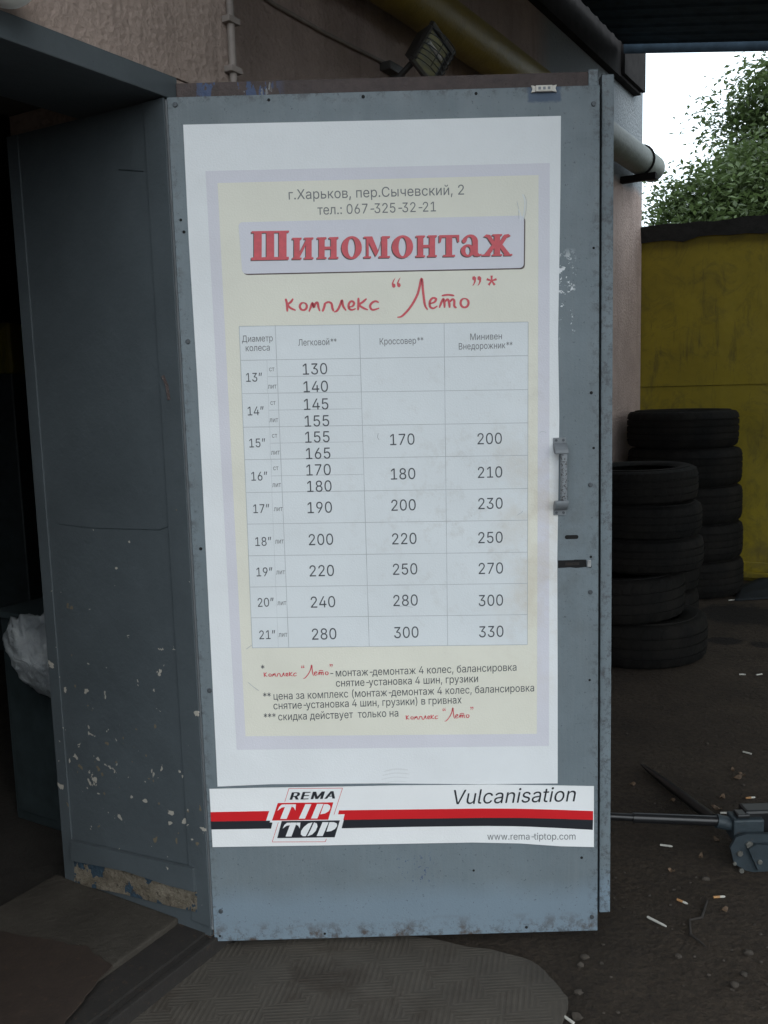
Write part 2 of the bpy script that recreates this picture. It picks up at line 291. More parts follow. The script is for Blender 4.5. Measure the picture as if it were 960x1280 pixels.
# ------------------------------------------------------------------ mesh helpers
WL = {}                                              # world location of each thing's origin
class MB:
    def __init__(s): s.bm = bmesh.new()
    def faces(s, vs, fs):
        v = [s.bm.verts.new(p) for p in vs]
        for f in fs:
            try: s.bm.faces.new([v[i] for i in f])
            except ValueError: pass
        return v
    def box(s, lo, hi, mtx=None, bev=0.):
        b = bmesh.new(); bmesh.ops.create_cube(b, size=1)
        for v in b.verts: v.co = Vector([(lo[i]+hi[i])/2 + v.co[i]*(hi[i]-lo[i]) for i in range(3)])
        if bev: bmesh.ops.bevel(b, geom=b.edges[:], offset=bev, segments=2, affect='EDGES', profile=.6)
        s._join(b, mtx); return s
    def _join(s, b, mtx=None):
        if mtx: b.transform(mtx)
        me = bpy.data.meshes.new('tmp'); b.to_mesh(me); b.free(); s.bm.from_mesh(me); bpy.data.meshes.remove(me)
    def fbox(s, t, n, z, bev=0.):                    # box in facade coordinates
        mt = FM.copy(); mt.translation = HINGE
        return s.box((t[0], n[0], z[0]), (t[1], n[1], z[1]), mt, bev)
    def poly(s, pts, off=None):                      # a prism or a flat face
        s.faces(pts, [list(range(len(pts)))])
        if off:
            n = len(pts); q = [Vector(p)+Vector(off) for p in pts]
            s.faces(q, [list(range(n))[::-1]])
            for i in range(n): s.faces([pts[i], pts[(i+1) % n], q[(i+1) % n], q[i]], [(0, 1, 2, 3)])
        return s
    def tube(s, path, r, seg=12, cap=True):
        path = [Vector(p) for p in path]; rs = r if isinstance(r, (list, tuple)) else [r]*len(path)
        rings = []
        prev = None
        for i, p in enumerate(path):
            d = (path[min(i+1, len(path)-1)]-path[max(i-1, 0)]).normalized()
            a = prev - d*prev.dot(d) if prev else d.orthogonal()
            a.normalize(); prev = a; b = d.cross(a)
            rings.append([s.bm.verts.new(p+(a*math.cos(2*math.pi*k/seg)+b*math.sin(2*math.pi*k/seg))*rs[i]) for k in range(seg)])
        for i in range(len(rings)-1):
            for k in range(seg): s.bm.faces.new([rings[i][k], rings[i][(k+1) % seg], rings[i+1][(k+1) % seg], rings[i+1][k]])
        if cap: s.bm.faces.new(rings[0][::-1]); s.bm.faces.new(rings[-1])
        return s
    def cyl(s, c, axis, r, h, seg=16, bev=0.):
        c = Vector(c); a = Vector(axis).normalized()
        if bev: return s.tube([c, c+a*(h-bev), c+a*h], [r, r, r-bev], seg)
        return s.tube([c, c+a*h], r, seg)
    def build(s, name, m, parent=None, loc=None, smooth=None):
        bmesh.ops.recalc_face_normals(s.bm, faces=s.bm.faces[:])
        me = bpy.data.meshes.new(name); s.bm.to_mesh(me); s.bm.free()
        L = Vector(WL[parent.name]) if parent else Vector(loc or (0, 0, 0))
        if L.length: me.transform(Matrix.Translation(-L))
        me.materials.append(m); o = bpy.data.objects.new(name, me); col.objects.link(o)
        if parent: o.parent = parent
        else: o.location = L
        WL[o.name] = tuple(L)
        if smooth is not None:
            for p in me.polygons: p.use_smooth = True
            if smooth < 180: me.set_sharp_from_angle(angle=R_(smooth))
        return o
def thing(name, label, cat, loc, group=None):
    o = bpy.data.objects.new(name, None); col.objects.link(o); o.location = loc; WL[o.name] = tuple(loc); o.empty_display_size = .1
    return tag(o, label, cat, group)
def tag(o, label=None, cat=None, group=None, kind=None):
    if label: o['label'] = label
    if cat: o['category'] = cat
    if group: o['group'] = group
    if kind: o['kind'] = kind
    return o

# ------------------------------------------------------------------ ground
b = MB(); S = 300
b.faces([(-S, -S, 0), (S, -S, 0), (S, S, 0), (-S, S, 0)], [(0, 1, 2, 3)])
tag(b.build('ground', M['ground']), kind='structure')

# ------------------------------------------------------------------ the workshop building
ZB = 2.155                                           # underside of the lintel
FLOOR = .075
NW = -.35                                            # the long wall is set back from the door's pier
T_END = 5.33
bld = thing('workshop_building', 'plastered workshop with dark doorway behind the open grey steel door', 'building', fp(0, 0, 0))
tc = tz(289, 60)[0]
ZR = tz(806, 90, NW)[1]
b = MB(); b.fbox((-4, tc), (-.30, 0), (ZB+.055, ZR)); b.fbox((-4, -1.05), (-.56, 0), (0, ZB+.055)); b.fbox((.012, tc), (-.56, -.004), (0, ZB+.053)); b.build('wall', M['wall'], bld)
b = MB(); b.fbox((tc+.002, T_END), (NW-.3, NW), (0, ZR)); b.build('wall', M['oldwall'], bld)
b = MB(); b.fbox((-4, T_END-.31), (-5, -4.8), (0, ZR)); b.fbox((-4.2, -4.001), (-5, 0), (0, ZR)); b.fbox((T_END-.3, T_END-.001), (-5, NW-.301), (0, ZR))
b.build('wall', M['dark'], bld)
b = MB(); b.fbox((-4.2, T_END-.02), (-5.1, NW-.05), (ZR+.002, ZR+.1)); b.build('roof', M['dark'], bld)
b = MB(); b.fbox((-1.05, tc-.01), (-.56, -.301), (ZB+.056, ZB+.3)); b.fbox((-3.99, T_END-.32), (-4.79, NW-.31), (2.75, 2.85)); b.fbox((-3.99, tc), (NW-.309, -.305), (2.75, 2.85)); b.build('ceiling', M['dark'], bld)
# fascia along the roof edge
tfe, zfe = tz(806, 116, NW+.07); tf2 = tz(783, 80, NW+.07)[0]
b = MB(); b.fbox((-4.2, tc-.01), (.002, .05), (ZR-.1, ZR+.1)); b.fbox((tc, tfe-.03), (NW+.002, NW+.05), (zfe-.02, zfe+.25)); b.fbox((tfe-.5, tfe), (NW+.0505, NW+.075), (zfe, zfe+.26)); b.build('fascia', M['fascia'], bld)
# lintel plate
b = MB(); b.fbox((-1.06, .04), (-.29, .008), (ZB, ZB+.052), .003); b.build('lintel', M['jamb'], bld)
# jamb: the painted panel that lines the reveal, and its two frame strips
b = MB(); b.fbox((.0, .012), (-.555, -.004), (FLOOR-.02, ZB-.001)); jm = b.build('door_jamb', M['jamb'], bld)
b = MB(); b.fbox((-.005, .0), (-.062, .004), (FLOOR+.01, ZB-.002), .0015); b.fbox((-.005, .0), (-.557, -.515), (FLOOR-.02, ZB-.002), .0015)
b.build('frame_strip', M['jamb'], bld)
# loose skirting board and broken plaster under it
def jpt(px, py, t=-.004):
    n, z = rpx(px, py); return fp(t, n, z)
b = MB(); b.poly([jpt(93, 1049, -.014), jpt(245, 1083, -.014), jpt(247, 1112, -.014), jpt(215, 1104, -.014), jpt(160, 1086, -.014), jpt(93, 1073, -.014)], FD*.010)
b.build('skirting_board', M['jamb'], bld)
b = MB(); bp = [(95, 1073), (160, 1084), (208, 1093), (222, 1108), (248, 1114), (248, 1139), (205, 1129), (150, 1115), (95, 1104)]
b.poly([jpt(x, y, -.006) for x, y in bp], FD*.005); b.build('plaster_patch', M['broken'], bld)
# cracks along the frame strip
for pts, wd in (([(186, 190), (192, 290), (205, 400), (210, 470), (216, 560), (222, 690), (226, 760)], .0012), ([(205, 470), (211, 482), (213, 500)], .007), ([(75, 655), (120, 660), (200, 662), (218, 655)], .0006), ([(150, 212), (180, 214)], .001)):
    b = MB()
    q = [jpt(x+random.uniform(-1, 1), y, -.0012) for x, y in pts]
    b.tube(q, wd, 5); b.build('paint_crack', M['brown'] if wd > .004 else M['cabinet'], jm)
# floors
b = MB(); b.fbox((-1.05, .0), (-.60, -.115), (-.2, FLOOR), .006); b.build('doorstep', M['floor'], bld)
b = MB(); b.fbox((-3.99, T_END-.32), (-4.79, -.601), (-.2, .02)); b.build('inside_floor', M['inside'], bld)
# steel channel of the threshold
b = MB(); b.fbox((-1.2, .0), (-.113, -.022), (0, FLOOR-.016)); b.fbox((-1.2, .30), (-.0035, .014), (0, FLOOR-.022), .004); b.fbox((-1.2, -.001), (-.021, -.004), (0, FLOOR-.024))
b.build('threshold_channel', M['rusty'], bld)

# rusty plate lying on the doorstep
b = MB(); pts = [gpx(x, y, FLOOR+.005) for x, y in ((-140, 1140), (20, 1168), (112, 1184), (138, 1208), (70, 1290), (-60, 1400))]
pts = [(pts[i].lerp(pts[(i+1) % 6], t_/14)) for i in range(6) for t_ in range(14)]
pts = [q+Vector((mnoise.noise(q*14), mnoise.noise(q*14+Vector((3, 3, 3))), 0))*.014+Vector((mnoise.noise(q*55), mnoise.noise(q*55+Vector((3, 3, 3))), 0))*.006 for q in pts]
b.poly(pts, (0, 0, -.0045)); o = b.build('floor_plate', steel('rust_brown_plate', (.034, .022, .016), .8, .1, .3), loc=tuple(pts[28]))
tag(o, 'rust brown flat plate lying on the doorstep inside the dark doorway', 'plate')

# inside: cabinet, hanging bag, yellow machine
q = dpx(10, 765, 3.0)
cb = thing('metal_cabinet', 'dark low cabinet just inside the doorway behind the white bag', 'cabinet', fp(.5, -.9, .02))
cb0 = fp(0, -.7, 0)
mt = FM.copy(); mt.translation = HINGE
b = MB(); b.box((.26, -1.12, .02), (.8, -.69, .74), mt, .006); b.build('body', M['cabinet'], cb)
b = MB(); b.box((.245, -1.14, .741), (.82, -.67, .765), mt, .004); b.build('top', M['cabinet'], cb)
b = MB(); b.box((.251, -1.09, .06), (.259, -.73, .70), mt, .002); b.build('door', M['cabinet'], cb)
c = Vector(dpx(58, 822, 2.84))
b = MB(); bmesh.ops.create_icosphere(b.bm, subdivisions=5, radius=1)
rnd = random.Random(3); dirs = [Vector((rnd.gauss(0, 1), rnd.gauss(0, 1), rnd.gauss(0, 1))).normalized() for _ in range(15)]
for v in b.bm.verts:
    d = v.co.normalized(); r = min(1.25, min(1/max(.01, d.dot(k)*1.0) if d.dot(k) > 0 else 9 for k in dirs))
    an = math.atan2(d.x, d.z+.2)
    r *= 1 - .10*abs(mnoise.noise(d*2.6)) - .10*abs(math.sin(an*7+2*mnoise.noise(d*2))) * (.35+.65*max(0, d.z)) - .05*abs(mnoise.noise(d*8+Vector((3, 1, 2))))
    z_ = d.z*.140*r; v.co = c + Vector((d.x*.098*r-.30*z_, d.y*.085*r, z_))
o = b.build('plastic_bag', M['bag'], loc=tuple(c), smooth=180)
tag(o, 'crumpled white plastic bag hanging inside the dark doorway by the jamb', 'bag')
ym = thing('yellow_machine', 'dim yellow post machine deep inside the dark doorway', 'machine', fp(-.2, -3.0, .02))
e = dpx(4, 440, 5.2)
b = MB(); b.box((e.x-.25, 5.2, .02), (e.x+.04, 5.4, e.z-.1), None, .01); b.build('post', M['cabinet'], ym)
b = MB(); b.box((e.x-.30, 5.17, e.z-.12), (e.x+.06, 5.42, e.z+.16), None, .02); b.build('head', M['yellow'], ym)

# globe lamp over the doorway (only its lower edge is in the photograph)
t0, z0 = tz(6, -22, .07)
lg = thing('wall_lamp', 'white round lamp globe above the doorway at the top left corner', 'lamp', fp(t0, 0, z0))
b = MB(); bmesh.ops.create_uvsphere(b.bm, u_segments=24, v_segments=14, radius=.062, matrix=Matrix.Translation(fp(t0, .07, z0+.02))); b.build('globe', M['globe'], lg, smooth=180)
b = MB(); b.cyl(fp(t0, .001, z0+.02), FN, .045, .02, 20); b.build('base', M['conduit'], lg)

# conduit with clamps
cd = thing('conduit', 'thin vertical cable conduit on the plaster above the door', 'pipe', fp(tc, 0, 2.2))
rp = tc-.012
b = MB(); b.tube([fp(rp, .012, 2.215), fp(rp, .012, 3.165)], .0095, 12); b.build('tube', M['conduit'], cd, smooth=60)
for py in (90, 30):
    zz = tz(289, py)[1]; b = MB(); b.fbox((rp-.022, rp+.022), (.0005, .026), (zz-.008, zz+.008), .003); b.build('clamp', M['conduit'], cd)

# gas pipe along the wall
NP = NW+.13
tm, zp = tz(648, 92, NP); tend = tz(815, 217, NP)[0]; PR = .019*fpx(700, 140, NP).y*.93
gp = thing('wall_pipe', 'thick dirty yellow pipe with grey end running under the eave', 'pipe', fp(.5, NP, zp))
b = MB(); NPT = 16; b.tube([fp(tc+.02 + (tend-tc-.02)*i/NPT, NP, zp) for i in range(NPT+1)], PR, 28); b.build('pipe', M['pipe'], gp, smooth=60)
tcl = tz(800, 200, NP)[0]
for tt in (tcl,):
    b = MB(); b.tube([fp(tt, NP+(PR+.006)*math.cos(a), zp+(PR+.006)*math.sin(a)) for a in [R_(170-17*i) for i in range(15)]], .008, 6); b.tube([fp(tt, NP-PR-.006, zp+.02), fp(tt, NW, zp+.06)], .008, 6)
    b.build('clamp', M['fascia'], gp)
    b = MB(); b.fbox((tt-.025, tt+.025), (NW+.001, NP+PR+.02), (zp-PR-.045, zp-PR-.002), .003); b.build('bracket', M['fascia'], gp)

# loose black cable on the wall
b = MB(); pts = [(312, -14), (340, 6), (370, 23), (400, 40), (440, 60), (480, 80)]
b.tube([fpx(x, y, NW) + FN*.008 for x, y in pts], .0075, 8); o = b.build('cable', M['conduit'], loc=tuple(fpx(445, 40, NW)), smooth=60)
tag(o, 'dusty cable sagging across the plaster to the caged flood lamp', 'cable')

# flood lamp with a wire guard
NL = NW+.2
t0, z0 = tz(541, 70, NL)
fl = thing('flood_lamp', 'small flood lamp with a wire guard above the steel door', 'lamp', fp(t0, NW, z0))
ctr = fp(t0, NL, z0)
face = Vector((.72, -.62, -.42)).normalized(); upv = Vector((.42, .12, .9)); upv = (upv-face*upv.dot(face)).normalized(); sd_ = upv.cross(face)
LM = Matrix((sd_, face, upv)).transposed().to_4x4(); LM.translation = ctr; LM = LM @ Matrix.Scale(1.02, 4)
def frustum(b, w0, h0, y0, w1, h1, y1, mt):
    vs = [mt @ Vector(p) for p in [(-w0, y0, -h0), (w0, y0, -h0), (w0, y0, h0), (-w0, y0, h0), (-w1, y1, -h1), (w1, y1, -h1), (w1, y1, h1), (-w1, y1, h1)]]
    b.faces(vs, [(3, 2, 1, 0), (4, 5, 6, 7), (0, 1, 5, 4), (1, 2, 6, 5), (2, 3, 7, 6), (3, 0, 4, 7)])
b = MB(); frustum(b, .045, .045, -.085, .082, .074, -.012, LM); b.build('housing', M['lamp'], fl)
b = MB()
for lo, hi in (((-.09, -.011, -.082), (.09, .008, -.066)), ((-.09, -.011, .066), (.09, .008, .082)), ((-.09, -.011, -.0655), (-.074, .008, .0655)), ((.074, -.011, -.0655), (.09, .008, .0655))): b.box(lo, hi, LM, .003)
b.build('rim', M['lamp'], fl)
b = MB(); b.box((-.0735, -.0115, -.0655), (.0735, -.004, .0655), LM); b.build('glass', M['glass'], fl)
b = MB(); b.cyl(LM @ Vector((-.05, .0, .02)), LM.to_3x3() @ Vector((1, 0, 0)), .007, .1, 10); b.build('bulb', M['globe'], fl)
b = MB()
for k in range(7):
    zz = -.06+.02*k
    b.tube([LM @ Vector((.082*math.cos(a), .006+.05*math.sin(a), zz)) for a in [math.pi*i/12 for i in range(13)]], .0022, 6)
for xx in (-.035, .035): b.tube([LM @ Vector((xx, .05, -.062)), LM @ Vector((xx, .05, .062))], .002, 6)
b.build('wire_guard', M['screw'], fl)
b = MB(); b.tube([fp(t0-.02, NW, z0-.06), fp(t0-.02, NW+.06, z0-.055), LM @ Vector((0, -.07, -.03))], .012, 10); b.build('bracket', M['lamp'], fl, smooth=60)
tb, zb = tz(492, 88, NW+.03)
b = MB(); b.fbox((tb-.06, tb+.06), (NW+.001, NW+.05), (zb-.012, zb+.02), .004); b.build('junction_box', M['lamp'], fl)

# ------------------------------------------------------------------ canopy over the yard
cn = thing('canopy', 'dark corrugated sheet canopy over the yard at the top right', 'canopy', fp(1.5, 0, 3.3))
NC = NW+.08; e0 = fpx(780, 57, NC); e1r = ray(962, 53)
NMAX = 5.0
# slope so that the far edge keeps level in the photograph
p = fp((e0-HINGE).dot(FD), 0, 0); tE = (e0-HINGE).dot(FD)
P = HINGE + FD*tE; pe = C0 + e1r*((P-C0).dot(FD)/e1r.dot(FD)); slope = (pe.z-e0.z)/((pe-HINGE).dot(FN)-NC)
def cz(n): return e0.z + slope*(n-NC)
CT0 = -1.0
b = MB(); prof = []
t = CT0; k = 0
while t < tE:
    for dt, dz in ((0, 0), (.03, 0), (.055, .009), (.085, .009), (.11, 0)): prof.append((t+dt, dz))
    t += .16
prof = [(min(t, tE), dz) for t, dz in prof]
vs = []; fs = []
for i, (t, dz) in enumerate(prof): nn_ = NC if t > tc+.01 else .08; vs += [fp(t, nn_, cz(nn_)+dz), fp(t, NMAX, cz(NMAX)+dz)]
for i in range(len(prof)-1): fs.append((2*i, 2*i+1, 2*i+3, 2*i+2))
b.faces(vs, fs); bmesh.ops.remove_doubles(b.bm, verts=b.bm.verts[:], dist=1e-5)
o = b.build('roof_sheet', M['canopy'], cn); so_ = o.modifiers.new('thickness', 'SOLIDIFY'); so_.thickness = .0015
for nn in (1.15, 2.9, 4.75):
    b = MB(); b.fbox((CT0+.02, tE-.15), (nn-.03, nn+.03), (cz(nn)-.075, cz(nn)-.006), .003); b.build('beam', M['canopy'], cn)
b = MB(); b.faces([fp(tE-.005, NC, cz(NC)-.05), fp(tE-.005, NMAX, cz(NMAX)-.05), fp(tE-.005, NMAX, cz(NMAX)+.03), fp(tE-.005, NC, cz(NC)+.03)], [(0, 1, 2, 3)])
o = b.build('edge_trim', M['canopy'], cn); so_ = o.modifiers.new('thickness', 'SOLIDIFY'); so_.thickness = .006
for tt in (.4, 3.3):
    b = MB(); b.cyl(fp(tt, 4.75, 0), (0, 0, 1), .04, cz(4.75)-.076, 16); b.build('post', M['canopy'], cn, smooth=60)

# ------------------------------------------------------------------ yellow shed that closes the yard
TY = T_END + .02
def ypt(px, py):
    r = ray(px, py); P = HINGE + FD*TY
    p = C0 + r*((P-C0).dot(FD)/r.dot(FD)); return (p-HINGE).dot(FN), p.z
ztop = ypt(880, 284)[1]; zseam = ypt(880, 482)[1]; zrail = .10
ys = thing('yellow_shed', 'dirty yellow sheet metal shed wall behind the tyres', 'shed', fp(TY, 1, 0))
b = MB(); b.fbox((TY, TY+.03), (NW-.05, 4.6), (zseam+.002, ztop)); b.build('upper_sheet', M['yellow'], ys)
b = MB(); b.fbox((TY+.004, TY+.03), (NW-.05, 4.6), (.0, zseam-.002)); b.build('lower_sheet', M['yellow'], ys)
b = MB(); b.fbox((TY+.031, TY+3), (NW-.04, NW), (0, ztop-.02)); b.fbox((TY+.031, TY+3), (4.55, 4.59), (0, ztop-.02)); b.fbox((TY+3.001, TY+3.04), (NW-.05, 4.6), (0, ztop-.02)); b.build('side_wall', M['yellow'], ys)
b = MB(); b.fbox((TY-.05, TY+.003), (NW-.05, 4.6), (.03, .07), .004); b.fbox((TY-.02, TY+.003), (NW-.05, 4.6), (.0701, .14), .004); b.build('bottom_rail', M['yellow'], ys)
b = MB(); n0 = 46                                    # roofing felt with a torn, wavy edge
vs = []
rr = random.Random(5)
for i in range(n0+1):
    n = NW-.02+4.95*i/n0; dz = rr.uniform(-.018, .012) ; hz = rr.uniform(-.012, .012)
    vs += [fp(TY-.03, n, ztop-.075+dz), fp(TY-.05, n, ztop+.035+hz), fp(TY+1.5, n, ztop+.04), fp(TY+3.1, n, ztop+.02)]
fs = []
for i in range(n0):
    for j in range(3): a = 4*i+j; fs.append((a, a+1, a+5, a+4))
b.faces(vs, fs); o = b.build('felt_roof', M['felt'], ys); so_ = o.modifiers.new('thickness', 'SOLIDIFY'); so_.thickness = .012

# ------------------------------------------------------------------ steel door
dr = thing('steel_door', 'grey painted steel door standing wide open with posters on it', 'door', (-.48, D, .04))
def dx(px, py, y=D): return dpx(px, py, y).x
x0, x1 = -.4775, .5300; z0, z1 = .041, 2.1545
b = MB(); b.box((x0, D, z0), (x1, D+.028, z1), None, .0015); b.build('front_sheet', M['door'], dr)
yb = D+.03
xr = dpx(767, 300, yb).x; zt = dpx(480, 98, yb).z; zlow = dpx(755, 1141, yb).z
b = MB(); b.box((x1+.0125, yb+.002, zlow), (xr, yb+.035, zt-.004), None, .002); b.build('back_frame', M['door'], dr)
b = MB(); b.box((x1+.0005, yb+.012, zlow+.002), (x1+.012, yb+.03, z1-.002)); b.build('gap_shade_strip', M['black'], dr)  # black strip stands in for shade in the gap beside the back frame
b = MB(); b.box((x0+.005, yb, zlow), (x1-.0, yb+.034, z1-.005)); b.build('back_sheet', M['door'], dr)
b = MB(); b.box((x0-.012+.03, yb-.008, z1+.0025), (x1-.022, yb+.036, zt), None, .002); b.build('top_edge', M['brown'], dr)
b = MB(); b.box((x1-.0215, yb-.006, z1+.003), (x1+.002, yb+.036, zt+.006), None, .003); b.build('corner_plate', M['door'], dr)
# lip down the hinge side
b = MB(); b.box((x0-.0075, D+.006, z0+.03), (x0-.0015, D+.03, z1-.002), None, .001); b.build('hinge_lip', M['grey'], dr)
for zz in (.35, 1.1, 1.85):
    b = MB(); b.cyl((x0-.012, D+.04, zz), (0, 0, 1), .009, .12, 14); b.build('hinge', M['grey'], dr, smooth=50)
def screw(px, py, r=.0058):
    p = dpx(px, py); b = MB(); b.cyl((p.x, D-.0001, p.z), (0, -1, 0), r, .003, 14, .001)
    b.box((p.x-r*.7, D-.0034, p.z-.0006), (p.x+r*.7, D-.0030, p.z+.0006)); b.build('screw', M['screw'], dr)
for p in ((219, 131), (742, 130), (235, 427), (262, 863), (738, 606), (738, 740), (740, 1146), (276, 1139)): screw(*p)
b = MB()
for px, py in ((336, 125), (454, 121), (595, 117), (226, 275), (251, 686), (742, 310), (739, 491), (742, 560), (737, 850), (275, 1170), (406, 1167), (658, 1159), (592, 1088), (727, 1072), (230, 290)):
    p = dpx(px, py); r = random.uniform(.0030, .0042); b.cyl((p.x, D-.0004, p.z), (0, -1, 0), r, .0003, 10)
b.build('rivet_hole', M['black'], dr)
# contact sensor
a = dpx(669, 116); c = dpx(690, 107.5)
sn = None
b = MB(); b.box((a.x, D-.010, a.z), (c.x, D-.0002, c.z), None, .002); sn = b.build('contact_sensor', M['sensor'], dr)
b = MB(); zc = (a.z+c.z)/2
for s, xx in ((-1, a.x), (1, c.x)): b.poly([(xx+s*.0005, D-.006, zc-.006), (xx+s*.010, D-.006, zc-.008), (xx+s*.007, D-.006, zc), (xx+s*.010, D-.006, zc+.008), (xx+s*.0005, D-.006, zc+.006)], (0, .0055, 0))
b.build('fixing_ear', M['sensor'], sn)
b = MB()
for k in (-.35, 0, .35): xx = (a.x+c.x)/2+k*(c.x-a.x)*.8; b.box((xx-.003, D-.0106, zc-.003), (xx+.003, D-.0101, zc+.003))
b.build('inset', M['grey'], sn)
# key slot and the cut-out for the bolt
a = dpx(706, 674); c = dpx(723, 668.5)
b = MB(); r = (c.z-a.z)/2; pts = []
for i in range(9): an = R_(90+180*i/8); pts.append((a.x+r+r*math.cos(an), D-.0008, a.z+r+r*math.sin(an)))
for i in range(9): an = R_(-90+180*i/8); pts.append((c.x-r+r*math.cos(an), D-.0008, a.z+r+r*math.sin(an)))
b.poly(pts, (0, .0007, 0)); b.build('key_slot', M['black'], dr)
a = dpx(697.5, 710); c = dpx(733, 699.5)
b = MB(); b.poly([(a.x, D-.0008, a.z), (a.x+.03, D-.0008, a.z+.001), (a.x+.045, D-.0008, a.z-.001), (c.x, D-.0008, a.z+.001), (c.x-.001, D-.0008, c.z), (a.x+.042, D-.0008, c.z+.001), (a.x+.038, D-.0008, c.z), (a.x, D-.0008, c.z)], (0, .0007, 0)); lt = b.build('bolt_slot', M['black'], dr)
b = MB(); b.box((c.x+.001, D-.006, a.z+.001), (c.x+.0105, D-.0001, c.z-.001), None, .001); b.build('latch_tongue', M['steel'], dr)
b = MB(); b.box((a.x+.018, D-.0016, a.z+.006), (c.x-.018, D-.0009, a.z+.013)); b.build('bolt', M['rusty'], dr)
for px, py in ((738.5, 696), (738, 708)):
    p = dpx(px, py); b = MB(); b.cyl((p.x, D-.0001, p.z), (0, -1, 0), .0032, .001, 10); b.build('rivet_hole', M['black'], dr)
# pull handle: two foot plates, curved necks, chipped grip
ht, hb = dpx(700, 547), dpx(699.5, 643.5)
hx = (ht.x+hb.x)/2; hz = (ht.z+hb.z)/2; HH = ht.z-hb.z
hd = thing('pull_handle', None, None, (hx, D, hz)) if False else None
b = MB(); gz0, gz1 = hz-HH/2+.034, hz+HH/2-.036
b.box((hx-.0035, D-.034, gz0), (hx+.0125, D-.020, gz1), None, .005); grip = b.build('handle', M['chip'], dr, smooth=60)
for s in (1, -1):
    ze = hz+s*HH/2
    prof = [(D-.0045, ze), (D-.0045, ze-s*.0125)] + [(D-.0065-.029*math.sin(R_(q))**1.2, ze-s*(.0135+.022*(1-math.cos(R_(q))))) for q in (12, 25, 40, 55, 70, 82, 90)] + [(D-.034, ze-s*.038), (D-.021, ze-s*.038), (D-.010, ze-s*.034), (D-.003, ze-s*.026), (D-.0002, ze-s*.022), (D-.0002, ze)]
    w0, w1 = hx-.0165, hx+.0145
    b = MB(); b.poly([(w0, y, z) for y, z in prof], (w1-w0, 0, 0)); b.bm.normal_update(); bmesh.ops.triangulate(b.bm, faces=[f for f in b.bm.faces if len(f.verts) > 4])
    b.build('foot_plate', M['grey'], grip, smooth=45)
    for xx in (hx-.0095, hx+.0080):
        b = MB(); b.cyl((xx, D-.0046, ze-s*.006), (0, -1, 0), .0034, .0012, 12); b.build('screw', M['screw'], grip)

